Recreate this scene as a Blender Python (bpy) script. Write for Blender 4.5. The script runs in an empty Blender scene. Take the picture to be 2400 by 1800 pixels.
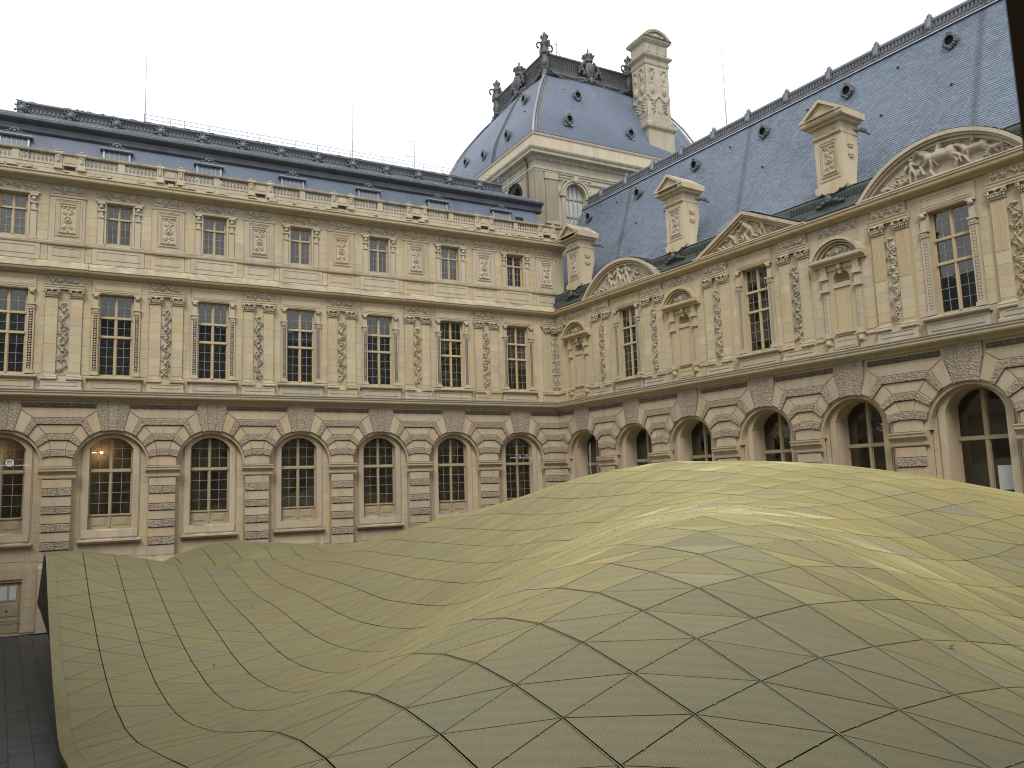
import bpy, math, random
import numpy as np
from mathutils import Vector, Matrix
from mathutils.geometry import tessellate_polygon
random.seed(7); rng = np.random.default_rng(7)
R_ = math.radians
sc = bpy.context.scene
COL = sc.collection

# ------------------------------------------------------------------ camera
CAM = Vector((-29.6838, -47.3496, 6.45))
YAW, PITCH, ROLL, FPX = -0.5017, 0.1299, -0.0328, 1856.6
def cam_axes():
    cy, sy = math.cos(YAW), math.sin(YAW)
    fw = Vector((-sy*math.cos(PITCH), cy*math.cos(PITCH), math.sin(PITCH)))
    rt = Vector((cy, sy, 0)); up = rt.cross(fw)
    c, s = math.cos(ROLL), math.sin(ROLL)
    return fw, c*rt + s*up, -s*rt + c*up
FW, RT, UP = cam_axes()
cd = bpy.data.cameras.new('camera'); cam = bpy.data.objects.new('camera', cd); COL.objects.link(cam)
cam.matrix_world = Matrix(((RT.x, UP.x, -FW.x, CAM.x), (RT.y, UP.y, -FW.y, CAM.y), (RT.z, UP.z, -FW.z, CAM.z), (0, 0, 0, 1)))
cd.sensor_width = 36; cd.lens = FPX/2400*36; cd.clip_start = 0.05; cd.clip_end = 2000
cd.dof.use_dof = True; cd.dof.focus_distance = 30; cd.dof.aperture_fstop = 14
sc.camera = cam

# ------------------------------------------------------------------ sky, sun, exposure
SUN_EL = R_(50)      # soft sun behind thin cloud, from behind the camera and to the left
world = bpy.data.worlds.new('World'); sc.world = world; world.use_nodes = True
nt = world.node_tree; nt.nodes.clear()
out = nt.nodes.new('ShaderNodeOutputWorld'); bg = nt.nodes.new('ShaderNodeBackground')
sky = nt.nodes.new('ShaderNodeTexSky'); sky.sky_type = 'NISHITA'; sky.sun_disc = False
sky.sun_elevation = SUN_EL; sky.sun_rotation = R_(200); sky.dust_density = 4; sky.air_density = 1.0
tc = nt.nodes.new('ShaderNodeTexCoord'); mp = nt.nodes.new('ShaderNodeMapping'); mp.inputs['Scale'].default_value = (1.0, 1.0, 2.4)
ns = nt.nodes.new('ShaderNodeTexNoise'); ns.inputs['Scale'].default_value = 1.6; ns.inputs['Detail'].default_value = 5; ns.inputs['Roughness'].default_value = .55
cr = nt.nodes.new('ShaderNodeValToRGB')
cr.color_ramp.elements[0].position = .30; cr.color_ramp.elements[0].color = (5.9, 6.4, 7.05, 1)
cr.color_ramp.elements[1].position = .60; cr.color_ramp.elements[1].color = (8.5, 8.7, 8.95, 1)
mx = nt.nodes.new('ShaderNodeMix'); mx.data_type = 'RGBA'; mx.inputs[0].default_value = .93
nt.links.new(tc.outputs['Generated'], mp.inputs[0]); nt.links.new(mp.outputs[0], ns.inputs['Vector']); nt.links.new(ns.outputs['Fac'], cr.inputs[0])
nt.links.new(sky.outputs[0], mx.inputs[6]); nt.links.new(cr.outputs[0], mx.inputs[7])
nt.links.new(mx.outputs[2], bg.inputs[0]); bg.inputs[1].default_value = .10
nt.links.new(bg.outputs[0], out.inputs[0])
sd = bpy.data.lights.new('sun', 'SUN'); sd.energy = 1.5; sd.angle = R_(25); sd.color = (1, .96, .9)
sun = bpy.data.objects.new('sun', sd); COL.objects.link(sun)
az = R_(235)   # compass direction the light comes from, measured from +X
sdir = Vector((math.cos(az)*math.cos(SUN_EL), math.sin(az)*math.cos(SUN_EL), math.sin(SUN_EL)))
sun.rotation_euler = sdir.to_track_quat('Z', 'Y').to_euler(); sun.location = (-30, -40, 60)
sky.sun_rotation = math.pi/2 - az
sc.view_settings.view_transform = 'Standard'; sc.view_settings.look = 'None'
sc.view_settings.gamma = 1; sc.view_settings.use_curve_mapping = False; sc.view_settings.exposure = 0.68
sc.render.engine = 'CYCLES'
sc.cycles.filter_width = 1.1; sc.cycles.use_denoising = True; sc.cycles.max_bounces = 6; sc.cycles.diffuse_bounces = 3; sc.cycles.glossy_bounces = 3
sc.cycles.transmission_bounces = 4; sc.cycles.transparent_max_bounces = 8

# ------------------------------------------------------------------ materials
def new_mat(name):
    m = bpy.data.materials.new(name); m.use_nodes = True
    n = m.node_tree.nodes; b = n['Principled BSDF']
    return m, n, m.node_tree.links, b
def node(n, t, **k):
    x = n.new(t)
    for a, v in k.items():
        if a in ('data_type', 'operation', 'blend_type', 'feature', 'attribute_name', 'wave_type', 'bands_direction'): setattr(x, a, v)
        else: x.inputs[a.replace('_', ' ')].default_value = v
    return x
def mixc(n, l, fac, a, b, mode='MIX'):
    x = n.new('ShaderNodeMix'); x.data_type = 'RGBA'; x.blend_type = mode
    for s, v in ((0, fac), (6, a), (7, b)):
        if hasattr(v, 'default_value') or hasattr(v, 'is_linked'): l.new(v, x.inputs[s])
        elif isinstance(v, (int, float)): x.inputs[s].default_value = v
        else: x.inputs[s].default_value = (*v, 1)
    return x.outputs[2]
def math_(n, l, op, a, b=0.0, clamp=False):
    x = n.new('ShaderNodeMath'); x.operation = op; x.use_clamp = clamp
    for i, v in ((0, a), (1, b)):
        if isinstance(v, (int, float)): x.inputs[i].default_value = v
        else: l.new(v, x.inputs[i])
    return x.outputs[0]
def ramp(n, l, v, p0, p1):
    x = n.new('ShaderNodeMapRange'); x.inputs[1].default_value = p0; x.inputs[2].default_value = p1
    l.new(v, x.inputs[0]); return x.outputs[0]
def world_noise(n, l, scale, detail=4, stretch=(1, 1, 1), rough=.55):
    g = n.new('ShaderNodeNewGeometry'); mp = n.new('ShaderNodeMapping'); mp.inputs['Scale'].default_value = stretch
    l.new(g.outputs['Position'], mp.inputs[0])
    t = n.new('ShaderNodeTexNoise'); t.inputs['Scale'].default_value = scale; t.inputs['Detail'].default_value = detail; t.inputs['Roughness'].default_value = rough
    l.new(mp.outputs[0], t.inputs['Vector']); return t.outputs['Fac']
def piece_random(n, l):
    a = n.new('ShaderNodeAttribute'); a.attribute_name = 'rnd'
    o = n.new('ShaderNodeObjectInfo')
    return math_(n, l, 'FRACT', math_(n, l, 'ADD', a.outputs['Fac'], o.outputs['Random']))
def stone_mat(name, c0, c1, c2, dirt=.5, bump=.25, bs=6.0, rough=.9):
    m, n, l, b = new_mat(name)
    r = piece_random(n, l)
    col = mixc(n, l, r, tuple(x*1.10 for x in c0), tuple(x*.90 for x in c1))
    tint = math_(n, l, 'FRACT', math_(n, l, 'MULTIPLY', r, 7.31)); col = mixc(n, l, math_(n, l, 'MULTIPLY', ramp(n, l, tint, .62, .8), .75), col, (c0[0]*.98, c0[1]*.87, c0[2]*.62))
    big = ramp(n, l, world_noise(n, l, .35, 4), .35, .68)
    col = mixc(n, l, math_(n, l, 'MULTIPLY', big, .6), col, c2)
    patch = ramp(n, l, world_noise(n, l, 1.1, 6, (1, 1, .7), .7), .55, .72); col = mixc(n, l, math_(n, l, 'MULTIPLY', patch, .38), col, (c1[0]*.72, c1[1]*.74, c1[2]*.78))
    streak = ramp(n, l, world_noise(n, l, 1.9, 6, (1, 1, .13), .68), .47, .70)
    col = mixc(n, l, math_(n, l, 'MULTIPLY', streak, dirt*1.15), col, tuple(x*.52 for x in c2))
    fine = world_noise(n, l, 14, 5)
    col = mixc(n, l, .35, col, mixc(n, l, fine, tuple(x*.72 for x in c0), tuple(min(1, x*1.22) for x in c0)))
    g = n.new('ShaderNodeNewGeometry'); s = n.new('ShaderNodeSeparateXYZ'); l.new(g.outputs['Normal'], s.inputs[0])
    upf = ramp(n, l, s.outputs['Z'], .12, .7)
    moss = math_(n, l, 'MULTIPLY', upf, ramp(n, l, world_noise(n, l, 1.3, 6, (1, 1, 2), .7), .40, .62))
    col = mixc(n, l, math_(n, l, 'MULTIPLY', moss, dirt*1.5, True), col, (.10, .095, .08))
    l.new(col, b.inputs['Base Color'])
    b.inputs['Roughness'].default_value = rough; b.inputs['Specular IOR Level'].default_value = .25
    bp = n.new('ShaderNodeBump'); bp.inputs['Strength'].default_value = bump; bp.inputs['Distance'].default_value = .02
    l.new(world_noise(n, l, bs, 6), bp.inputs['Height']); l.new(bp.outputs[0], b.inputs['Normal'])
    return m
STONE = stone_mat('limestone', (.52, .438, .30), (.42, .37, .275), (.47, .385, .24))
STONE_LOW = stone_mat('limestone_ground_storey', (.48, .40, .29), (.41, .345, .26), (.43, .34, .23), dirt=.55)
STONE_PALE = stone_mat('limestone_carved', (.50, .435, .325), (.45, .40, .31), (.46, .385, .27), dirt=.5, bump=.15)
STONE_DARK = stone_mat('limestone_weathered', (.34, .30, .22), (.27, .24, .18), (.20, .18, .145), dirt=.8)
STONE_TOWER = stone_mat('limestone_tower', (.44, .40, .30), (.36, .32, .24), (.30, .26, .20), dirt=.7)
def verm_mat():
    m, n, l, b = new_mat('vermiculated_stone')
    g = n.new('ShaderNodeNewGeometry')
    ns = n.new('ShaderNodeTexNoise'); ns.inputs['Scale'].default_value = 9; ns.inputs['Detail'].default_value = 2
    l.new(g.outputs['Position'], ns.inputs['Vector'])
    ad = n.new('ShaderNodeMix'); ad.data_type = 'VECTOR'; ad.inputs[0].default_value = .12
    l.new(g.outputs['Position'], ad.inputs[4]); l.new(ns.outputs['Color'], ad.inputs[5])
    v = n.new('ShaderNodeTexVoronoi'); v.inputs['Scale'].default_value = 15; v.feature = 'SMOOTH_F1'
    l.new(ad.outputs[1], v.inputs['Vector'])
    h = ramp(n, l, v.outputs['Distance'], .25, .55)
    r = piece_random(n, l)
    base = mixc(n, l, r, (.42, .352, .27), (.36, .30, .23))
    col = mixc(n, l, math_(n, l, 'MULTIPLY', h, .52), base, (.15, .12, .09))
    l.new(col, b.inputs['Base Color']); b.inputs['Roughness'].default_value = .95; b.inputs['Specular IOR Level'].default_value = .2
    bp = n.new('ShaderNodeBump'); bp.inputs['Strength'].default_value = .8; bp.inputs['Distance'].default_value = .03; bp.invert = True
    l.new(h, bp.inputs['Height']); l.new(bp.outputs[0], b.inputs['Normal'])
    return m
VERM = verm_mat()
BAND = stone_mat('dark_carved_band', (.23, .19, .14), (.19, .155, .12), (.16, .13, .10), dirt=.8)
def plain(name, col, rough=.6, metal=0.0, var=.15, scale=3.0, spec=.4, bump=0.0):
    m, n, l, b = new_mat(name)
    f = world_noise(n, l, scale, 5)
    c = mixc(n, l, f, tuple(x*(1-var*1.6) for x in col), tuple(min(1, x*(1+var*1.6)) for x in col))
    r = piece_random(n, l)
    c = mixc(n, l, math_(n, l, 'MULTIPLY', r, var), c, tuple(x*.6 for x in col))
    l.new(c, b.inputs['Base Color']); b.inputs['Roughness'].default_value = rough; b.inputs['Metallic'].default_value = metal
    b.inputs['Specular IOR Level'].default_value = spec
    if bump:
        bp = n.new('ShaderNodeBump'); bp.inputs['Strength'].default_value = bump; bp.inputs['Distance'].default_value = .02
        l.new(f, bp.inputs['Height']); l.new(bp.outputs[0], b.inputs['Normal'])
    return m
WOOD = plain('painted_window_wood', (.46, .37, .225), .55, 0, .12, 2)
WOOD_LOW = plain('painted_wood_ground', (.35, .29, .185), .6, 0, .12, 2)
BAR = plain('glazing_bar', (.33, .32, .30), .6, 0, .1, 2)
CREST = plain('blackened_lead', (.10, .10, .10), .6, .15, .35, 2, bump=.4)
LEAD = plain('lead_and_zinc', (.15, .16, .175), .55, .25, .3, 1.4, bump=.3)
ZINC = plain('pale_zinc', (.27, .30, .335), .45, .45, .3, 1.8)
ZINC_DARK = plain('dark_zinc', (.10, .108, .122), .55, .2, .35, 1.5)
WHITE_FLASH = plain('white_flashing', (.5, .52, .54), .5, .2, .3, 3)
DARK = plain('dark_void', (.012, .011, .011), .9, 0, .1)
ROOM = plain('dim_room', (.42, .38, .31), .9, 0, .35, .6)
GREY_BLIND_SHEEN = plain('grey_blind_sheen', (.24, .27, .30), .8, 0, .12)  # bluish grey for attic curtains and for sky reflection painted behind upper panes
BLIND = plain('white_blind', (.55, .56, .55), .8, 0, .06)
STEEL = plain('grey_steel', (.30, .31, .33), .5, .5, .1)
WHITE = plain('white_enamel', (.75, .76, .77), .4, 0, .05)
BROWN = plain('brown_window_paint', (.085, .055, .035), .45, 0, .2, 8)
RUST = plain('rusty_pipe', (.17, .09, .055), .8, 0, .3, 4)
PATINA = plain('green_patina_lead', (.075, .09, .082), .6, .2, .35, 2.5, bump=.4)
def slate_mat(name, c0, c1, brick=None):
    m, n, l, b = new_mat(name)
    r = piece_random(n, l)
    c = mixc(n, l, r, c0, c1)
    big = ramp(n, l, world_noise(n, l, .22, 4), .3, .7)
    c = mixc(n, l, math_(n, l, 'MULTIPLY', big, .45), c, tuple(x*1.25 for x in c1))
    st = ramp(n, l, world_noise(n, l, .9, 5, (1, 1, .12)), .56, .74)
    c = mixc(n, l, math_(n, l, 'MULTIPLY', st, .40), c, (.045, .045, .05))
    # three long slanted darker bands with soft edges
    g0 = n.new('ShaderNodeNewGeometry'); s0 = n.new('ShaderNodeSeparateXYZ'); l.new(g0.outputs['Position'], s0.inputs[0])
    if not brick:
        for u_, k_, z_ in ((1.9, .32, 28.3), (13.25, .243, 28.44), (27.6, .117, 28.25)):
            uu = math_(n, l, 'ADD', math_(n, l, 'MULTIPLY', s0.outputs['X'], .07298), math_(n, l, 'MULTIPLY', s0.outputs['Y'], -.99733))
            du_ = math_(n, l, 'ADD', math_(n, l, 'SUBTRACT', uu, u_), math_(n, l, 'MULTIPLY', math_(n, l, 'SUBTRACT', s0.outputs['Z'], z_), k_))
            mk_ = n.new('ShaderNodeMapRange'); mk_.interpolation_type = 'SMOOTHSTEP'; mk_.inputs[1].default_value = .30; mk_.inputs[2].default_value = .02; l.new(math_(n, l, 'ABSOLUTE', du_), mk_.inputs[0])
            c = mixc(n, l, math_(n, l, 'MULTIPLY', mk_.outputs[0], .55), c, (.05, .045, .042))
    if brick:
        g = n.new('ShaderNodeNewGeometry'); s = n.new('ShaderNodeSeparateXYZ'); l.new(g.outputs['Position'], s.inputs[0])
        cb = n.new('ShaderNodeCombineXYZ'); l.new(math_(n, l, 'ADD', s.outputs['X'], s.outputs['Y']), cb.inputs[0]); l.new(s.outputs['Z'], cb.inputs[1])
        bt = n.new('ShaderNodeTexBrick'); bt.inputs['Scale'].default_value = 1; bt.inputs['Brick Width'].default_value = .22; bt.inputs['Row Height'].default_value = .14
        bt.inputs['Mortar Size'].default_value = .012; bt.inputs['Color1'].default_value = (1, 1, 1, 1); bt.inputs['Color2'].default_value = (.82, .83, .86, 1); bt.inputs['Mortar'].default_value = (.6, .6, .62, 1)
        l.new(cb.outputs[0], bt.inputs['Vector']); c = mixc(n, l, .8, c, bt.outputs[0], 'MULTIPLY')
    l.new(c, b.inputs['Base Color']); b.inputs['Roughness'].default_value = .48; b.inputs['Specular IOR Level'].default_value = .5
    bp = n.new('ShaderNodeBump'); bp.inputs['Strength'].default_value = .25; bp.inputs['Distance'].default_value = .01
    l.new(world_noise(n, l, 5, 4), bp.inputs['Height']); l.new(bp.outputs[0], b.inputs['Normal'])
    return m
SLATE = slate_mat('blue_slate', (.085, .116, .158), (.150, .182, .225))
SLATE_FAR = slate_mat('blue_slate_dome', (.098, .124, .168), (.125, .152, .196), True)
def glass_mat():
    m, n, l, b = new_mat('window_glass'); n.remove(b)
    o = n['Material Output']
    t = n.new('ShaderNodeBsdfTransparent'); t.inputs[0].default_value = (.76, .75, .72, 1)
    g = n.new('ShaderNodeBsdfGlossy'); g.inputs['Roughness'].default_value = .02; g.inputs['Color'].default_value = (.80, .80, .79, 1)
    fr = n.new('ShaderNodeFresnel'); fr.inputs['IOR'].default_value = 1.6
    bp = n.new('ShaderNodeBump'); bp.inputs['Strength'].default_value = .12; bp.inputs['Distance'].default_value = .02
    l.new(world_noise(n, l, 1.8, 2), bp.inputs['Height']); l.new(bp.outputs[0], g.inputs['Normal'])
    f = math_(n, l, 'ADD', math_(n, l, 'MULTIPLY', fr.outputs[0], .85), .015)
    mx = n.new('ShaderNodeMixShader'); l.new(f, mx.inputs[0]); l.new(t.outputs[0], mx.inputs[1]); l.new(g.outputs[0], mx.inputs[2])
    l.new(mx.outputs[0], o.inputs[0]); return m
GLASS = glass_mat()
def mesh_mat():
    m, n, l, b = new_mat('gold_expanded_mesh'); b.inputs['Specular IOR Level'].default_value = .6
    r = piece_random(n, l)
    rr = n.new('ShaderNodeValToRGB'); rr.color_ramp.interpolation = 'LINEAR'
    for i, (p, c) in enumerate(((0, (.68, .65, .46)), (.05, (.84, .76, .29)), (.6, (.88, .77, .265)), (1, (.90, .73, .215)))):
        e = rr.color_ramp.elements[i] if i < 2 else rr.color_ramp.elements.new(p)
        e.position = p; e.color = (*c, 1)
    l.new(r, rr.inputs[0]); c = rr.outputs[0]
    g = n.new('ShaderNodeNewGeometry')
    mp = n.new('ShaderNodeMapping'); mp.inputs['Rotation'].default_value = (0, 0, .5); l.new(g.outputs['Position'], mp.inputs[0])
    w1 = n.new('ShaderNodeTexWave'); w1.inputs['Scale'].default_value = 9; w1.inputs['Distortion'].default_value = .6; w1.inputs['Detail'].default_value = 1; w1.bands_direction = 'X'
    w2 = n.new('ShaderNodeTexWave'); w2.inputs['Scale'].default_value = 12; w2.inputs['Distortion'].default_value = .6; w2.bands_direction = 'Y'
    l.new(mp.outputs[0], w1.inputs['Vector']); l.new(mp.outputs[0], w2.inputs['Vector'])
    h = math_(n, l, 'MULTIPLY', w1.outputs['Fac'], w2.outputs['Fac'])
    c = mixc(n, l, math_(n, l, 'MULTIPLY', ramp(n, l, h, .5, .0), .55), c, (.12, .10, .05))
    r3 = math_(n, l, 'FRACT', math_(n, l, 'MULTIPLY', r, 29.3)); c = mixc(n, l, math_(n, l, 'MULTIPLY', ramp(n, l, r3, .35, 1.0), .30), c, (.42, .36, .17)); c = mixc(n, l, math_(n, l, 'MULTIPLY', ramp(n, l, r3, .12, .0), .5), c, (.44, .46, .36))
    # grain of the woven strands, drawn out along the rows
    mg = n.new('ShaderNodeMapping'); mg.inputs['Scale'].default_value = (1.2, 14, 14); l.new(g.outputs['Position'], mg.inputs[0])
    tg = n.new('ShaderNodeTexNoise'); tg.inputs['Scale'].default_value = 1.0; tg.inputs['Detail'].default_value = 5; tg.inputs['Roughness'].default_value = .7; l.new(mg.outputs[0], tg.inputs['Vector'])
    c = mixc(n, l, math_(n, l, 'MULTIPLY', ramp(n, l, tg.outputs['Fac'], .42, .72), .38), c, (.40, .31, .09))
    gr_ = world_noise(n, l, 45, 3, (1, 1, 1), .8)
    c = mixc(n, l, math_(n, l, 'MULTIPLY', ramp(n, l, gr_, .40, .66), .45), c, (.24, .195, .09))
    wm = n.new('ShaderNodeTexWave'); wm.inputs['Scale'].default_value = 1.55; wm.inputs['Distortion'].default_value = 1.2; wm.inputs['Detail'].default_value = 1; wm.bands_direction = 'DIAGONAL'; l.new(g.outputs['Position'], wm.inputs['Vector'])
    c = mixc(n, l, math_(n, l, 'MULTIPLY', wm.outputs['Fac'], .16), c, (.95, .84, .50))
    nz = world_noise(n, l, .55, 4)
    c = mixc(n, l, math_(n, l, 'MULTIPLY', ramp(n, l, nz, .4, .7), .25), c, (.30, .29, .20))
    l.new(c, b.inputs['Base Color']); b.inputs['Metallic'].default_value = .30; b.inputs['Roughness'].default_value = .36
    bp = n.new('ShaderNodeBump'); bp.inputs['Strength'].default_value = .35; bp.inputs['Distance'].default_value = .012
    l.new(h, bp.inputs['Height']); l.new(bp.outputs[0], b.inputs['Normal'])
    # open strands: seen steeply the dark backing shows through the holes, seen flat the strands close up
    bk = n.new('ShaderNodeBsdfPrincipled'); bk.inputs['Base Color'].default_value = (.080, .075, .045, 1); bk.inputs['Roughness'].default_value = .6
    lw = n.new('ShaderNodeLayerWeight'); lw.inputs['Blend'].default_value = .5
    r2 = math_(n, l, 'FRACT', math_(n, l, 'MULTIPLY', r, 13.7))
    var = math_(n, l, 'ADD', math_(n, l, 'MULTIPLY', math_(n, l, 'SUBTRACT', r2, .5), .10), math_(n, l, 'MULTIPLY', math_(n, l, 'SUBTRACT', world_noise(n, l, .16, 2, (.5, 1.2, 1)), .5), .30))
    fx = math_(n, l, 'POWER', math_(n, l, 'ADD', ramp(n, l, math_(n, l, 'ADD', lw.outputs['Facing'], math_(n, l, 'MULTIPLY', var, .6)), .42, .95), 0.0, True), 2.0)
    # strand slant by sight direction from -X; puts right-hill brightness into the coverage
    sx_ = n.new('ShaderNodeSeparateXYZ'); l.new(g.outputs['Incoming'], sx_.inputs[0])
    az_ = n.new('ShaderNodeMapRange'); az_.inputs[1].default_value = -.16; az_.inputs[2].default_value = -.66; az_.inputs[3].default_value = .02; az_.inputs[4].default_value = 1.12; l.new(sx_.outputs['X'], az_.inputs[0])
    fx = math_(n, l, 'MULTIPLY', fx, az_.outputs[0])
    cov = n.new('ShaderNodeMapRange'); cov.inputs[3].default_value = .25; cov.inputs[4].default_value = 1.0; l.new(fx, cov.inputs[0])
    pale = math_(n, l, 'MULTIPLY', ramp(n, l, math_(n, l, 'ADD', fx, math_(n, l, 'MULTIPLY', var, 2.2)), .92, 1.30), .8)  # pale sheen for flat sight lines, painted into the base colour
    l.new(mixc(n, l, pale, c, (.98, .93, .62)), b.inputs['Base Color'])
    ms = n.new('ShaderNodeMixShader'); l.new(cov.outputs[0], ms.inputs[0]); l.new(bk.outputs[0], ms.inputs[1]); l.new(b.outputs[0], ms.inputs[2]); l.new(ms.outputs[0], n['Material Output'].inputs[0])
    return m
GOLD = mesh_mat()
TRIM = plain('pale_edge_trim', (.42, .41, .33), .4, .5, .3, 30)
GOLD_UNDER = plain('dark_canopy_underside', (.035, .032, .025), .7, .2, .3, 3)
PAVE = plain('slate_paving', (.046, .049, .050), .5, 0, .3, 1.2, .5, bump=.2)

# ------------------------------------------------------------------ object helpers
def tag(o, label=None, cat=None, group=None, kind=None):
    for k, v in (('label', label), ('category', cat), ('group', group), ('kind', kind)):
        if v: o[k] = v
    return o
def empty(name, loc=(0, 0, 0), rz=0.0, parent=None):
    o = bpy.data.objects.new(name, None); COL.objects.link(o); o.location = loc; o.rotation_euler = (0, 0, rz); o.parent = parent
    o.empty_display_size = .3
    return o
def inst(name, me, parent=None, loc=(0, 0, 0), scale=(1, 1, 1), rz=0.0, **kw):
    o = bpy.data.objects.new(name, me); COL.objects.link(o); o.parent = parent
    o.location = loc; o.scale = scale; o.rotation_euler = (0, 0, rz)
    tag(o, **kw); return o
class MB:
    def __init__(s): s.v = []; s.f = []; s.r = []; s.rv = 0.0
    def add(s, vs, fs):
        o = len(s.v); s.v += [tuple(p) for p in vs]; s.f += [tuple(i+o for i in f) for f in fs]; s.r += [s.rv]*len(fs); return s
    def box(s, u0, u1, v0, v1, z0, z1):
        if u0 > u1: u0, u1 = u1, u0
        if v0 > v1: v0, v1 = v1, v0
        return s.add([(u0,v0,z0),(u1,v0,z0),(u1,v1,z0),(u0,v1,z0),(u0,v0,z1),(u1,v0,z1),(u1,v1,z1),(u0,v1,z1)],
                     [(0,3,2,1),(4,5,6,7),(0,1,5,4),(1,2,6,5),(2,3,7,6),(3,0,4,7)])
    def bevbox(s, u0, u1, v0, v1, z0, z1, b):
        # box whose front (v0) face is chamfered by b
        return s.add([(u0,v0+b,z0),(u1,v0+b,z0),(u1,v0+b,z1),(u0,v0+b,z1),(u0+b,v0,z0+b),(u1-b,v0,z0+b),(u1-b,v0,z1-b),(u0+b,v0,z1-b),(u0,v1,z0),(u1,v1,z0),(u1,v1,z1),(u0,v1,z1)],
                     [(4,5,6,7),(0,1,5,4),(1,2,6,5),(2,3,7,6),(3,0,4,7),(0,8,9,1),(1,9,10,2),(2,10,11,3),(3,11,8,0)])
    def prism(s, poly, v0, v1, bev=0.0):
        # polygon in (u, z), counter-clockwise seen from the front (-v side)
        n = len(poly); A = sum(poly[i][0]*poly[(i+1)%n][1]-poly[(i+1)%n][0]*poly[i][1] for i in range(n))
        if A < 0: poly = poly[::-1]
        tri = tessellate_polygon([[Vector((p[0], p[1], 0)) for p in poly]])
        vs = [(p[0], v0, p[1]) for p in poly]+[(p[0], v1, p[1]) for p in poly]
        fs = []
        for t in tri:
            a, b, c = t
            ar = (poly[b][0]-poly[a][0])*(poly[c][1]-poly[a][1])-(poly[c][0]-poly[a][0])*(poly[b][1]-poly[a][1])
            fs.append((a, b, c) if ar > 0 else (a, c, b))
        for i in range(n): j = (i+1) % n; fs.append((i, i+n, j+n, j))
        return s.add(vs, fs)
    def extr(s, prof, u0, u1, caps=True):
        # profile [(v, z)...] listed from bottom to top along the outside, closed at the back
        n = len(prof); vs = [(u0, p[0], p[1]) for p in prof]+[(u1, p[0], p[1]) for p in prof]
        fs = [(i, i+n, i+n+1, i+1) for i in range(n-1)]+[(n-1, 2*n-1, n, 0)]
        if caps:
            tri = tessellate_polygon([[Vector((p[0], p[1], 0)) for p in prof]])
            for t in tri: fs.append(tuple(t)); fs.append(tuple(i+n for i in reversed(t)))
        return s.add(vs, fs)
    def tube(s, pts, r, n=6, r2=None):
        vs = []; fs = []; m = len(pts); P = [Vector(p) for p in pts]
        for i, p in enumerate(P):
            d = (P[min(i+1, m-1)]-P[max(i-1, 0)]).normalized()
            a = d.cross(Vector((0, 0, 1)));
            if a.length < .01: a = d.cross(Vector((1, 0, 0)))
            a.normalize(); b = d.cross(a); rr = r if r2 is None else r+(r2-r)*i/(m-1)
            for k in range(n): t = 2*math.pi*k/n; vs.append(p+a*math.cos(t)*rr+b*math.sin(t)*rr)
        for i in range(m-1):
            for k in range(n): fs.append((i*n+k, (i+1)*n+k, (i+1)*n+(k+1) % n, i*n+(k+1) % n))
        fs.append(tuple(range(n))); fs.append(tuple(range((m-1)*n, m*n))[::-1])
        return s.add(vs, fs)
    def lathe(s, prof, c=(0, 0, 0), n=10, sq=False):
        vs = []; fs = []; m = len(prof)
        for r, z in prof:
            for k in range(n): t = 2*math.pi*(k+.5*sq)/n; vs.append((c[0]+r*math.cos(t), c[1]+r*math.sin(t), c[2]+z))
        for i in range(m-1):
            for k in range(n): fs.append((i*n+k, i*n+(k+1) % n, (i+1)*n+(k+1) % n, (i+1)*n+k))
        fs.append(tuple(range(n))[::-1]); fs.append(tuple(range((m-1)*n, m*n)))
        return s.add(vs, fs)
    def blob(s, c, r, n=6, m=4):
        vs = []; fs = []
        for i in range(1, m):
            a = math.pi*i/m
            for k in range(n): t = 2*math.pi*k/n; vs.append((c[0]+r[0]*math.sin(a)*math.cos(t), c[1]+r[1]*math.sin(a)*math.sin(t), c[2]+r[2]*math.cos(a)))
        vs += [(c[0], c[1], c[2]+r[2]), (c[0], c[1], c[2]-r[2])]; T = len(vs)-2
        for i in range(m-2):
            for k in range(n): fs.append((i*n+k, (i+1)*n+k, (i+1)*n+(k+1) % n, i*n+(k+1) % n))
        for k in range(n): fs.append((T, k, (k+1) % n)); fs.append((T+1, (m-2)*n+(k+1) % n, (m-2)*n+k))
        return s.add(vs, fs)
    def mesh(s, name, mat, smooth=False):
        me = bpy.data.meshes.new(name); me.from_pydata([tuple(p) for p in s.v], [], s.f)
        me.materials.append(mat)
        if any(s.r):
            at = me.attributes.new('rnd', 'FLOAT', 'FACE'); at.data.foreach_set('value', s.r)
        if smooth: me.polygons.foreach_set('use_smooth', [True]*len(me.polygons))
        me.update(); return me
    def build(s, name, mat, parent=None, loc=(0, 0, 0), smooth=False, **kw):
        return inst(name, s.mesh(name, mat, smooth), parent, loc, **kw)
def plate(mb, outer, hole, v, depth):
    """wall sheet in plane v with a hole (u, z polygon) and reveals going back by depth"""
    tri = tessellate_polygon([[Vector((p[0], p[1], 0)) for p in outer], [Vector((p[0], p[1], 0)) for p in hole]])
    P = list(outer)+list(hole); fs = []
    for a, b, c in tri:
        ar = (P[b][0]-P[a][0])*(P[c][1]-P[a][1])-(P[c][0]-P[a][0])*(P[b][1]-P[a][1])
        if abs(ar) < 1e-9: continue
        fs.append((a, b, c) if ar > 0 else (a, c, b))
    mb.add([(p[0], v, p[1]) for p in P], fs)
    n = len(hole); A = sum(hole[i][0]*hole[(i+1) % n][1]-hole[(i+1) % n][0]*hole[i][1] for i in range(n))
    h = hole if A > 0 else hole[::-1]
    mb.add([(p[0], v, p[1]) for p in h]+[(p[0], v+depth, p[1]) for p in h], [(i, (i+1) % n, (i+1) % n+n, i+n) for i in range(n)])
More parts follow.
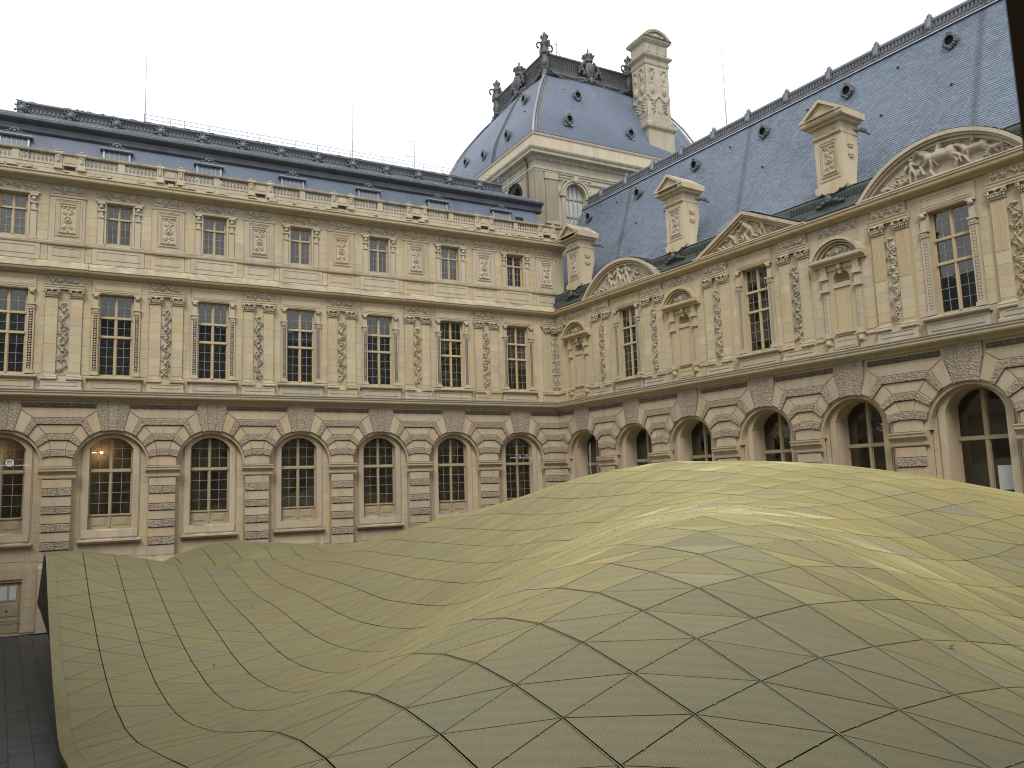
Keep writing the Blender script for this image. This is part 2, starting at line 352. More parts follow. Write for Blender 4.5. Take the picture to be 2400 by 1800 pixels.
def arch_poly(hw, z0, zs, rise, n=14):
    """opening outline: straight sides to zs and an elliptic head rising by rise"""
    pts = [(-hw, z0), (hw, z0)]
    for i in range(n+1):
        t = math.pi*i/n; pts.append((hw*math.cos(t), zs+rise*math.sin(t)))
    return pts
def seg_poly(hw, z0, zs, rise, n=10):
    """opening outline with a segmental (circular) head"""
    r = (hw*hw+rise*rise)/(2*rise); cz = zs+rise-r; a = math.asin(min(1, hw/r)); pts = [(-hw, z0), (hw, z0)]
    for i in range(n+1):
        t = a-2*a*i/n; pts.append((r*math.sin(t), cz+r*math.cos(t)))
    return pts

# ------------------------------------------------------------------ carved relief (height field with depth)
def carve(name, w, h, prims, res=.035, mat=None, frame=0.0, depth=1.0, mask=None):
    nx = max(4, int(w/res)); nz = max(4, int(h/res))
    X, Z = np.meshgrid(np.linspace(-w/2, w/2, nx+1), np.linspace(0, h, nz+1)); H = np.zeros_like(X)
    for p in prims:
        k = p[0]
        if k == 'e':
            _, cx, cz, rx, rz, hh, an = p; c, s = math.cos(an), math.sin(an)
            dx = (X-cx)*c+(Z-cz)*s; dz = -(X-cx)*s+(Z-cz)*c
            H = np.maximum(H, hh*np.sqrt(np.maximum(0, 1-(dx/rx)**2-(dz/rz)**2)))
        elif k == 'r':
            _, cx, cz, rad, th, hh = p; d = np.abs(np.hypot(X-cx, Z-cz)-rad)
            H = np.maximum(H, hh*np.sqrt(np.maximum(0, 1-(d/th)**2)))
        elif k == 'c':
            _, x0, z0, x1, z1, r0, r1, hh = p; L2 = (x1-x0)**2+(z1-z0)**2+1e-9
            t = np.clip(((X-x0)*(x1-x0)+(Z-z0)*(z1-z0))/L2, 0, 1); rr = r0+(r1-r0)*t
            d = np.hypot(X-x0-t*(x1-x0), Z-z0-t*(z1-z0)); H = np.maximum(H, hh*rr/max(r0, r1)*np.sqrt(np.maximum(0, 1-(d/rr)**2)))
    if frame:
        e = np.minimum(np.minimum(X+w/2, w/2-X), np.minimum(Z, h-Z))
        H = np.where(e < frame, .035+.02*np.sin(np.clip(e/frame, 0, 1)*math.pi), np.where(e < frame*1.3, 0, H))
    H *= depth
    if mask is not None: keep = mask(X, Z); H = np.where(keep, H, 0)
    H[0, :] = H[-1, :] = 0; H[:, 0] = H[:, -1] = 0
    V = np.stack([X, -H, Z], -1).reshape(-1, 3); idx = np.arange((nx+1)*(nz+1)).reshape(nz+1, nx+1)
    F = np.stack([idx[:-1, :-1], idx[:-1, 1:], idx[1:, 1:], idx[1:, :-1]], -1).reshape(-1, 4)
    if mask is not None:
        kc = keep.reshape(-1)[F].all(1); F = F[kc]
    me = bpy.data.meshes.new(name); me.from_pydata(V.tolist(), [], F.tolist()); me.materials.append(mat or STONE_PALE)
    me.polygons.foreach_set('use_smooth', [True]*len(me.polygons)); me.update(); return me
def scroll(cx, cz, r, d, s=1, turns=1.4, th=.03, h=.06):
    out = []; n = 9; pr = None
    for i in range(n+1):
        t = i/n; a = s*t*turns*2*math.pi+d; rr = r*(1-.8*t); p = (cx+rr*math.cos(a), cz+rr*math.sin(a))
        if pr: out.append(('c', pr[0], pr[1], p[0], p[1], th, th*.9, h))
        pr = p
    out.append(('e', cx, cz, th*1.3, th*1.3, h*1.3, 0)); return out
def leaf(cx, cz, L, wd, an, h): return [('e', cx+L/2*math.cos(an), cz+L/2*math.sin(an), L/2, wd, h, an)]
def candelabra(w, h, seed, dep=.085):
    """upright ornament: winding stem, leaves, rosettes, masks, trophies"""
    r = random.Random(seed); p = []; hw = w/2; n = int(h/.055); per = r.uniform(.62, .8); ph = r.uniform(0, 6)
    st = [(hw*.50*math.sin(ph+2*math.pi*(i*.055)/per), .06+i*.055*(h-.14)/h) for i in range(n+1)]
    for a, b in zip(st[:-1], st[1:]): p.append(('c', a[0], a[1], b[0], b[1], .024, .022, dep*.8))
    for i in range(0, n):
        x, z = st[i]; s = 1 if math.cos(ph+2*math.pi*z/per) > 0 else -1
        for q in (-1, 1): p += leaf(x, z, r.uniform(.10, .19), r.uniform(.016, .028), (math.pi/2-s*q*r.uniform(.5, 1.3)), dep*r.uniform(.6, 1.0))
    z = .22
    while z < h-.25:
        k = r.random(); x = r.uniform(-.15, .15)*hw
        if k < .35:
            for q in range(6): a = q*math.pi/3+z; p.append(('e', x+.075*math.cos(a), z+.075*math.sin(a), .05, .032, dep, a))
            p.append(('e', x, z, .035, .035, dep*1.35, 0))
        elif k < .6: p += [('e', x, z+.08, hw*.38, .12, dep*1.25, 0), ('e', x-.05, z+.10, .025, .018, dep*1.4, 0), ('e', x+.05, z+.10, .025, .018, dep*1.4, 0), ('c', x-hw*.5, z+.2, x+hw*.5, z+.2, .03, .03, dep)]
        elif k < .8:
            a = r.uniform(.7, 1.3); L = hw*.95
            for q in (-1, 1): p.append(('c', x-q*L*math.cos(a), z-L*math.sin(a), x+q*L*math.cos(a), z+L*math.sin(a), .022, .03, dep*1.05))
        else: p += scroll(x-hw*.38, z, hw*.34, 0, 1, 1.2, .02, dep)+scroll(x+hw*.38, z, hw*.34, math.pi, -1, 1.2, .02, dep)
        z += r.uniform(.34, .5)
    p += [('e', 0, h-.10, hw*.5, .08, dep*1.1, 0)]
    return p
def beads(w, h, step, dep):
    o = []; n = int(h/step); 
    for i in range(n):
        z = (i+.5)*h/n; s = 1 if i % 2 else -1
        o += [('e', 0, z, .022, step*.3, dep, 0), ('e', .045, z+step*.2, .03, .015, dep*.8, .8), ('e', -.045, z+step*.2, .03, .015, dep*.8, -.8)]
    return o
def frieze_prims(w, h, seed, dep=.06, step=None):
    r = random.Random(seed); p = []; st = step or h*1.05; n = max(1, int(w/st)); st = w/n
    for i in range(n):
        cx = -w/2+st*(i+.5); s = 1 if i % 2 else -1
        p += scroll(cx, h*.5, min(h, st)*.38, r.uniform(0, 1)+(0 if s > 0 else math.pi), s, 1.25, h*.075, dep)
        for q in range(3): p += leaf(cx, h*.5, h*.48, h*.07, r.uniform(0, 6.28), dep*.8)
        p += [('c', cx-st*.5, h*(.3 if s > 0 else .7), cx, h*.18 if s > 0 else h*.82, h*.05, h*.05, dep*.9)]
    return p

# ------------------------------------------------------------------ ground
g = MB().box(-140, 140, -160, 120, -.6, -.05).build('ground', PAVE); tag(g, kind='structure')
paving = MB().box(-41, 3, -49, -.3, -.049, -.022).build('paving', PAVE); tag(paving, kind='structure')
DRA = R_(-85.815)          # direction of the right wing in plan
slab = MB().bevbox(-.5, .5, 0, 1, 0, 1, .02)
slab = MB(); slab.add([(-.5,-.5,0),(.5,-.5,0),(.5,.5,0),(-.5,.5,0),(-.49,-.49,1),(.49,-.49,1),(.49,.49,1),(-.49,.49,1)], [(4,5,6,7),(0,1,5,4),(1,2,6,5),(2,3,7,6),(3,0,4,7)])
slab_me = slab.mesh('paving_slab', PAVE)
pv = Vector((math.cos(DRA), math.sin(DRA))); pn = Vector((-pv.y, pv.x))
o0 = Vector((-32.49, -2.34)); nslab = 0
rs = MB(); cand = []
for i in range(-14, 16):
    off = random.uniform(0, .8)
    for j in range(-2, 54):
        c = o0+pn*(i*.56+.28)+pv*(j*.84+off)
        if c.y > -.5 or c.y < -46 or c.x < -40: continue
        cand.append((c, i, j))
cand.sort(key=lambda q: 0 if (-5 <= q[1] <= 4 and q[2] < 28) else 1)
for c, i, j in cand:
    h = .022+random.uniform(0, .007)
    if nslab < 290 and -5 <= i <= 4 and j < 28:
        inst('paving_slab', slab_me, paving, (c.x, c.y, -.022), (.825, .545, h), DRA); nslab += 1
    else:
        rs.rv = random.random(); a = pv*.412; b = pn*.272
        P = [c-a-b, c+a-b, c+a+b, c-a+b]; rs.add([(p.x, p.y, -.022+h) for p in P]+[(p.x, p.y, -.03) for p in P], [(0,1,2,3),(0,4,5,1),(1,5,6,2),(2,6,7,3),(3,7,4,0)])
rs.build('paving_slabs', PAVE, paving, kind='stuff')

# ------------------------------------------------------------------ shared facade pieces
CACHE = {}
def cached(key, fn):
    if key not in CACHE: CACHE[key] = fn()
    return CACHE[key]
pane_me = MB().box(-.5, .5, -.5, .5, -.5, .5).mesh('pane', GLASS)
def window_mesh(hw, z0, z1, trans, bars, arch=None, wood=WOOD, f=.07, mull=.10, lowpanel=0.0, tt=.10):
    def fn():
        m = MB(); zt = z1
        m.box(-hw, -hw+f, 0, .08, z0, zt); m.box(hw-f, hw, 0, .08, z0, zt)
        m.box(-hw+f, hw-f, 0, .08, z0, z0+f); m.box(-hw+f, hw-f, 0, .08, zt-f, zt)
        m.bevbox(-mull/2, mull/2, -.05, .08, z0+f, zt-f, .015)
        for t in trans: m.bevbox(-hw+f, hw-f, -.065, .075, t-tt/2, t+tt/2, .015)
        for t in [z0+f+.02]+[x+tt/2+.02 for x in trans]:       # rails of each casement
            m.box(-hw+f, -mull/2, .012, .06, t-.02, t+.025); m.box(mull/2, hw-f, .012, .06, t-.02, t+.025)
        for s in (-1, 1):
            m.box(s*(mull/2+.035), s*mull/2, .012, .06, z0+f, zt-f); m.box(s*(hw-f-.035), s*(hw-f), .012, .06, z0+f, zt-f)
        if lowpanel:
            m.box(-hw+f, hw-f, .005, .06, z0+f, z0+lowpanel-.02); m.bevbox(-hw+f, hw-f, -.06, .07, z0+lowpanel-.04, z0+lowpanel+.05, .01)
            for s in (-1, 1):
                c = s*(hw-f+mull/2)/2; w2 = (hw-f-mull/2)/2-.09
                m.bevbox(c-w2, c+w2, -.012, .006, z0+f+.08, z0+lowpanel-.13, .02)
                m.bevbox(c-w2*.75, c+w2*.75, -.03, -.01, z0+f+.13, z0+lowpanel-.18, .015)
        return m.mesh('window', wood)
    return fn
def lights(hw, z0, z1, trans, rows, cols=2, f=.07, mull=.10, tt=.10, lowpanel=0.0):
    """glass rectangles of every light: list of (uc, zc, w, h)"""
    zs = [z0+f+lowpanel+.02]+[v for t in trans for v in (t-tt/2, t+tt/2+.02)]+[z1-f]; out = []; bars = []
    for k in range(len(trans)+1):
        a, b = zs[2*k], zs[2*k+1]
        for s in (-1, 1):
            u0, u1 = (-hw+f+.035, -mull/2-.035) if s < 0 else (mull/2+.035, hw-f-.035)
            nr = rows[k]
            for i in range(cols):
                for j in range(nr):
                    w = (u1-u0)/cols; h = (b-a)/nr; out.append((u0+w*(i+.5), a+h*(j+.5), w-.02, h-.02))
            for i in range(1, cols): bars.append(('v', u0+(u1-u0)*i/cols, a, b))
            for j in range(1, nr): bars.append(('h', a+(b-a)*j/nr, u0, u1))
    return out, bars
def bars_mesh(bars, th=.018):
    m = MB()
    for k, p, a, b in bars:
        if k == 'v': m.box(p-th/2, p+th/2, .018, .045, a, b)
        else: m.box(a, b, .02, .043, p-th/2, p+th/2)
    return m.mesh('glazing_bars', BAR)
def add_window(wing, u, v, key, hw, z0, z1, trans, rows, cols, individual, wood=WOOD, lowpanel=0.0, f=.07, mull=.10, tt=.10, rest=None, blind_or_sheen=0.0, label=None):
    me = cached(('win', key), window_mesh(hw, z0, z1, trans, None, wood=wood, lowpanel=lowpanel, f=f, mull=mull, tt=tt))
    w = inst('window', me, wing, (u, v, 0)); tag(w, label)
    gl, bs = lights(hw, z0, z1, trans, rows, cols, f, mull, tt, lowpanel)
    if bs: inst('glazing_bars', cached(('bar', key), lambda: bars_mesh(bs)), w)
    for c in gl:
        if individual: inst('pane', pane_me, w, (c[0], .032+random.uniform(-.002, .002), c[1]), (c[2], .006, c[3]), rz=random.uniform(-.004, .004))
        else: rest.box(u+c[0]-c[2]/2, u+c[0]+c[2]/2, v+.029, v+.035, c[1]-c[3]/2, c[1]+c[3]/2)
    if blind_or_sheen: MB().box(-hw+f, hw-f, .12, .125, z1-(z1-z0)*abs(blind_or_sheen), z1-.02).build('blind_or_sheen', BLIND if blind_or_sheen > 0 else GREY_BLIND_SHEEN, w)
    return w
# chevron levels (arch side, distance from arch centre ; top side, distance from pier centre)
PA = [(.52, 10.15), (.95, 9.97), (1.12, 9.86), (1.45, 9.50), (1.57, 9.30), (1.70, 9.02), (1.78, 8.72)]
TA = [(1.72, 11.21), (1.20, 10.80), (1.00, 10.46), (.62, 9.97), (.45, 9.64), (.34, 9.14), (.34, 8.80)]
def clip(poly, umin, umax):
    for lim, sg in ((umin, 1), (umax, -1)):
        res = []
        for i, a in enumerate(poly):
            b = poly[(i+1) % len(poly)]; ia = sg*(a[0]-lim) >= 0; ib = sg*(b[0]-lim) >= 0
            if ia: res.append(a)
            if ia != ib: t = (lim-a[0])/(b[0]-a[0]); res.append((lim, a[1]+t*(b[1]-a[1])))
        poly = res
        if len(poly) < 3: return None
    return poly
def bevprism(poly, v0, v1, b, name, mat):
    """stone block: polygon front face inset by b, sides going back"""
    m = MB(); n = len(poly)
    A = sum(poly[i][0]*poly[(i+1) % n][1]-poly[(i+1) % n][0]*poly[i][1] for i in range(n))
    if A < 0: poly = poly[::-1]
    cx = sum(p[0] for p in poly)/n; cz = sum(p[1] for p in poly)/n; ins = []
    for i in range(n):
        p0, p, p1 = [Vector(q) for q in (poly[i-1], poly[i], poly[(i+1) % n])]
        e0 = (p-p0).normalized(); e1 = (p1-p).normalized(); n0 = Vector((-e0.y, e0.x)); n1 = Vector((-e1.y, e1.x))
        k = max(.35, 1+n0.dot(n1)); q = p+(n0+n1)*(b/k); ins.append((q.x, q.y))
    m.add([(p[0], v0, p[1]) for p in ins]+[(p[0], v0+b, p[1]) for p in poly]+[(p[0], v1, p[1]) for p in poly],
          [tuple(range(n))]+[(i+n, (i+1) % n+n, (i+1) % n, i) for i in range(n)]+[(i+2*n, (i+1) % n+2*n, (i+1) % n+n, i+n) for i in range(n)])
    return m.mesh(name, mat)
class Stones:
    """plain ashlar: blocks laid in courses; the nearest become parts, the rest one mesh"""
    def __init__(s, wing, mat, u_cam, limit=290): s.w = wing; s.b = []; s.mat = mat; s.uc = u_cam; s.lim = limit
    def area(s, u0, u1, z0, z1, v, course=.46, length=.95, proud=.018):
        n = max(1, round((z1-z0)/course)); h = (z1-z0)/n
        for j in range(n):
            m = max(1, round((u1-u0)/length)); L = (u1-u0)/m; off = (.5*L if j % 2 and m > 1 else 0); x = u0
            cuts = [u0]+[u0+off+L*k for k in range(0 if off else 1, m)]+[u1]; cuts = [c for i, c in enumerate(cuts) if i == 0 or c > cuts[i-1]+.05]
            for a, b in zip(cuts[:-1], cuts[1:]):
                s.b.append((a+.004, b-.004, z0+j*h+.004, z0+(j+1)*h-.004, v-proud-random.uniform(0, .006), v+.02))
    def build(s, uf=None):
        s.b.sort(key=lambda q: -((q[1]-q[0])*(q[3]-q[2]))/(max(6, abs((q[0]+q[1])/2-s.uc)+18))**2)
        unit = MB().add([(-.5,.0,-.5),(.5,.0,-.5),(.5,.0,.5),(-.5,.0,.5),(-.5,1,-.5),(.5,1,-.5),(.5,1,.5),(-.5,1,.5)], [(0,1,2,3),(0,4,5,1),(1,5,6,2),(2,6,7,3),(3,7,4,0)]).mesh('ashlar_stone', s.mat)
        r = MB()
        for i, (a, b, c, d, v0, v1) in enumerate(s.b):
            if i < s.lim: inst('ashlar_stone', unit, s.w, ((a+b)/2, v0, (c+d)/2), (b-a, v1-v0, d-c))
            else: r.rv = random.random(); r.add([(a,v0,c),(b,v0,c),(b,v0,d),(a,v0,d),(a,v1,c),(b,v1,c),(b,v1,d),(a,v1,d)], [(0,1,2,3),(0,4,5,1),(1,5,6,2),(2,6,7,3),(3,7,4,0)])
        if r.v: r.build('ashlar_stones', s.mat, s.w, kind='stuff')

def impost_mesh(hw, z0=7.66, z1=8.24):
    m = MB()
    m.extr([(.05, z0), (-.13, z0), (-.15, z0+.05), (-.15, z0+.16), (-.12, z0+.17), (-.15, z0+.24), (-.26, z0+.36), (-.30, z0+.38), (-.30, z0+.50), (-.34, z0+.52), (-.34, z1), (.05, z1+.03)], -hw, hw)
    return m.mesh('impost', STONE_LOW)
def pier(wing, c, hl, hr, umin, umax, hw=.67, top=True):
    """one pier: keyed chevron stones over it, impost, banded shaft"""
    for j in range(6):
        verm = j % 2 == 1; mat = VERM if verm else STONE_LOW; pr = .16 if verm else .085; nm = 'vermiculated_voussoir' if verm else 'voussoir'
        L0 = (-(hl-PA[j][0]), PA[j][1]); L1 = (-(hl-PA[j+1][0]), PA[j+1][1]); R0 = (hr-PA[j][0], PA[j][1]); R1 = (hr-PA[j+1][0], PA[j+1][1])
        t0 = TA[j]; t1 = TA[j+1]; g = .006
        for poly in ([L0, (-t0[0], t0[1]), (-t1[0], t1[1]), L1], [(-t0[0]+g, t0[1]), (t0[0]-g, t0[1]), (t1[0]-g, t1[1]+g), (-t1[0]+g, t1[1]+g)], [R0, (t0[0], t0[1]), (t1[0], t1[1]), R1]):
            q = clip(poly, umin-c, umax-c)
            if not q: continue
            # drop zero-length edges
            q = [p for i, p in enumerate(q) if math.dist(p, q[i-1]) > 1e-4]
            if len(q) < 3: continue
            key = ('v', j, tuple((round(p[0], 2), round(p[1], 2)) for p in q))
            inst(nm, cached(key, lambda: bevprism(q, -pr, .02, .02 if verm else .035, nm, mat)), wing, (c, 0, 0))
    a, b = max(-hw, umin-c), min(hw, umax-c)
    def blk(z0, z1, u0, u1, verm):
        key = ('pb', verm, round(u0, 2), round(u1, 2), round(z0, 2), round(z1, 2)); pr = .16 if verm else .10
        nm = 'vermiculated_block' if verm else 'pier_block'
        inst(nm, cached(key, lambda: MB().bevbox(u0, u1, -pr, .02, z0, z1, .022).mesh(nm, VERM if verm else STONE_LOW)), wing, (c, 0, 0))
    # smooth collar under the chevrons
    top6 = [(a, 8.27), (b, 8.27), (b, 8.72), (min(.34, b), 8.80), (max(-.34, a), 8.80), (a, 8.72)]
    key = ('t6', round(a, 2), round(b, 2))
    inst('voussoir', cached(key, lambda: bevprism(top6, -.085, .02, .02, 'voussoir', STONE_LOW)), wing, (c, 0, 0))
    ia, ib = max(-.86, umin-c), min(.86, umax-c)
    key = ('imp', round(ia, 2), round(ib, 2))
    def mk():
        m = MB(); z0, z1 = 7.66, 8.24
        m.extr([(.05, z0), (-.13, z0), (-.15, z0+.05), (-.15, z0+.16), (-.12, z0+.17), (-.15, z0+.24), (-.26, z0+.36), (-.30, z0+.38), (-.30, z0+.50), (-.34, z0+.52), (-.34, z1), (.05, z1+.03)], ia, ib)
        return m.mesh('impost', STONE_LOW)
    inst('impost', cached(key, mk), wing, (c, 0, 0))
    z = 7.655; lev = [(7.18, 7.62, 0), (6.78, 7.16, 1), (6.24, 6.75, 0), (5.87, 6.21, 1), (5.37, 5.84, 0), (4.96, 5.34, 1), (4.45, 4.93, 0), (4.04, 4.42, 1), (3.46, 4.01, 0)]
    for z0, z1, vm in lev:
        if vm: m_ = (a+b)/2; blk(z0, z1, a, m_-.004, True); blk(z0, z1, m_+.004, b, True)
        else: blk(z0, z1, a, b, False)
    key = ('pbase', round(a, 2), round(b, 2))
    inst('pier_base', cached(key, lambda: MB().extr([(.05, 0), (-.30, 0), (-.30, 2.95), (-.26, 3.02), (-.26, 3.18), (-.17, 3.30), (-.14, 3.45), (.05, 3.46)], a-.0, b).box(a, b, -.38, -.301, .05, 1.1).mesh('pier_base', STONE_LOW)), wing, (c, 0, 0))
def keystones(wing, c):
    rr = 1.87; f = lambda w: 8.3+math.sqrt(rr*rr-w*w)
    for k, (w0, w1, t0, t1) in enumerate(((-.515, -.175, -.775, -.262), (-.17, .17, -.257, .257), (.175, .515, .262, .775))):
        poly = [(w0, f(w0)), ((w0+w1)/2, f((w0+w1)/2)), (w1, f(w1)), (t1, 11.22 if abs(t1) > .5 else 11.22), (t1 if abs(t1) < .5 else t1, 11.80), (t0, 11.80)]
        poly = [(w0, f(w0)), ((w0+w1)/2, f((w0+w1)/2)), (w1, f(w1)), (t1, 11.22), (t1, 11.80), (t0, 11.80), (t0, 11.22)]
        inst('vermiculated_keystone', cached(('ks', k), lambda: bevprism(poly, -.11, .02, .018, 'vermiculated_keystone', VERM)), wing, (c, 0, 0))
def capital_mesh():
    m = MB(); w = .38
    m.extr([(.0, 17.20), (-.17, 17.20), (-.19, 17.23), (-.17, 17.26), (0, 17.26)], -w*.82, w*.82)
    m.box(-w*.78, w*.78, -.16, .0, 17.26, 17.56)
    m.extr([(0, 17.56), (-.25, 17.56), (-.27, 17.60), (-.25, 17.64), (0, 17.64)], -w, w)
    for s in (-1, 1):
        for q in range(10):
            t = q/9; a = t*4.6; r = .105*(1-.75*t)
            m.blob((s*(w*.80)+s*r*math.cos(a)*.9, -.20-.01*q, 17.46+r*math.sin(a)), (.038, .045, .038), 6, 4)
    for k in range(7):
        u = (k-3)*w*.25; m.blob((u, -.19, 17.34), (.045, .06, .085), 6, 4); m.blob((u+.03, -.21, 17.42), (.04, .05, .04), 6, 4)
    m.blob((0, -.25, 17.56), (.075, .06, .07), 8, 5); m.blob((0, -.22, 17.44), (.05, .06, .06), 6, 4)
    return m.mesh('capital', STONE_PALE, True)
def pilaster_pair(wing, c, seed, umin=-99, umax=99, flute=False, half=None):
    """two pilasters flanking a carved strip, on their shared pedestal"""
    st = STONE
    def mk():
        m = MB()
        for s in (-1, 1):
            a, b = (.29, .86) if s > 0 else (-.86, -.29)
            m.box(a, b, -.11, .02, 13.16, 17.19)
            m.box(a, b, -.13, .02, 13.06, 13.155)
            if flute:
                for q in range(6):
                    x = a+.075+q*.084; m.box(x-.022, x+.022, -.128, -.112, 15.1, 17.0)
        m.box(-.285, .285, -.02, .02, 13.06, 17.19)
        m.extr([(.02, 17.645), (-.16, 17.645), (-.16, 17.72), (-.19, 17.74), (-.19, 17.84), (-.23, 17.87), (-.23, 17.90), (.02, 17.90)], -.95, .95)
        return m.mesh('pilaster_pair', st)
    inst('pilaster_pair', cached(('pp', flute), mk), wing, (c, 0, 0))
    inst('carved_strip', cached(('cs', seed % 7, flute), lambda: carve('carved_strip', .54, 3.84, candelabra(.54, 3.84, seed % 7+11, .12), .019)), wing, (c, -.021, 13.16))
    for s in (-.575, .575): inst('capital', cached('cap', capital_mesh), wing, (c+s, 0, 0))
    inst('carved_frieze', cached(('cf', seed % 3), lambda: carve('carved_frieze', 1.66, .48, frieze_prims(1.56, .46, seed % 3+5, .12, .36), .028)), wing, (c, -.08, 17.93))
    def ped():
        m = MB()
        m.box(-.93, .93, -.20, .02, 12.28, 12.80)
        for s in (-1, 1):
            a, b = (.24, .93) if s > 0 else (-.93, -.24)
            m.extr([(.02, 12.80), (-.27, 12.80), (-.29, 12.85), (-.27, 12.90), (-.20, 12.93), (-.22, 12.98), (-.19, 13.05), (.02, 13.05)], a-.02, b+.02)
        m.extr([(.02, 12.26), (-.27, 12.26), (-.27, 12.36), (-.21, 12.40), (.02, 12.40)], -.97, .97)
        m.box(-.72, .72, -.225, -.20, 12.48, 12.52); m.box(-.72, .72, -.225, -.20, 12.68, 12.72); m.box(-.76, -.72, -.225, -.20, 12.48, 12.72); m.box(.72, .76, -.225, -.20, 12.48, 12.72)
        return m.mesh('pilaster_pedestal', STONE_PALE)
    inst('pilaster_pedestal', cached('ped', ped), wing, (c, 0, 0))
def jamb_mesh():
    """narrow jamb pilasters, consoles, sill and panelled apron round a first-floor window"""
    m = MB()
    for s in (-1, 1):
        a, b = (.84, 1.20) if s > 0 else (-1.20, -.84)
        m.box(a+.02, b-.03, -.10, .02, 13.28, 16.5); m.box(a-.02, b+.02, -.15, .02, 13.10, 13.27)
        m.box(a-.0, b+.0, -.14, .02, 16.5, 16.58); m.box(a+.04, b-.04, -.16, .02, 16.58, 16.72); m.box(a-.02, b+.02, -.20, .02, 16.72, 16.80)
        m.box(a+.06, b-.06, -.12, .02, 16.80, 17.25); m.blob(((a+b)/2, -.14, 17.42), (.13, .13, .12), 8, 5); m.box(a, b, -.18, .02, 17.50, 17.60)
    m.extr([(.3, 12.84), (-.20, 12.84), (-.27, 12.88), (-.30, 12.92), (-.30, 12.99), (-.26, 13.03), (.3, 13.08)], -1.38, 1.38)
    m.box(-1.28, 1.28, -.13, .02, 12.26, 12.84)
    for z in (12.42, 12.70): m.box(-1.05, 1.05, -.155, -.131, z, z+.035)
    for u in (-1.085, 1.05): m.box(u, u+.035, -.155, -.131, 12.42, 12.735)
    m.box(-.84, .84, -.03, .02, 17.58, 17.62)
    return m.mesh('window_surround', STONE_PALE)
def head_panel(wing, u):
    def mk():
        m = MB(); m.box(-1.2, 1.2, -.06, .02, 17.625, 18.32)
        for z, h in ((17.70, .03), (18.20, .03)): m.box(-1.08, 1.08, -.085, -.061, z, z+h)
        for x in (-1.11, 1.08): m.box(x, x+.03, -.085, -.061, 17.70, 18.23)
        return m.mesh('head_panel', STONE)
    inst('head_panel', cached('hp', mk), wing, (u, 0, 0))
    for z in (17.77, 18.07): inst('carved_moulding', cached('cmo', lambda: carve('carved_moulding', 2.1, .09, [('e', -1.02+.06*i, .045, .024, .035, .03, 0) for i in range(35)], .02)), wing, (u, -.061, z))
CORN1 = [(.1, 11.70), (-.08, 11.70), (-.12, 11.76), (-.14, 11.82), (-.40, 11.90), (-.46, 11.90), (-.50, 11.96), (-.50, 12.05), (-.55, 12.10), (-.55, 12.16), (-.30, 12.24), (.1, 12.27)]
CORN2 = [(.1, 18.42), (-.10, 18.42), (-.14, 18.46), (-.22, 18.50), (-.42, 18.54), (-.46, 18.60), (-.46, 18.66), (-.52, 18.70), (-.50, 18.75)]
def ressaut(base, d): return [(p[0]-d if p[0] < 0 else p[0], p[1]) for p in base]

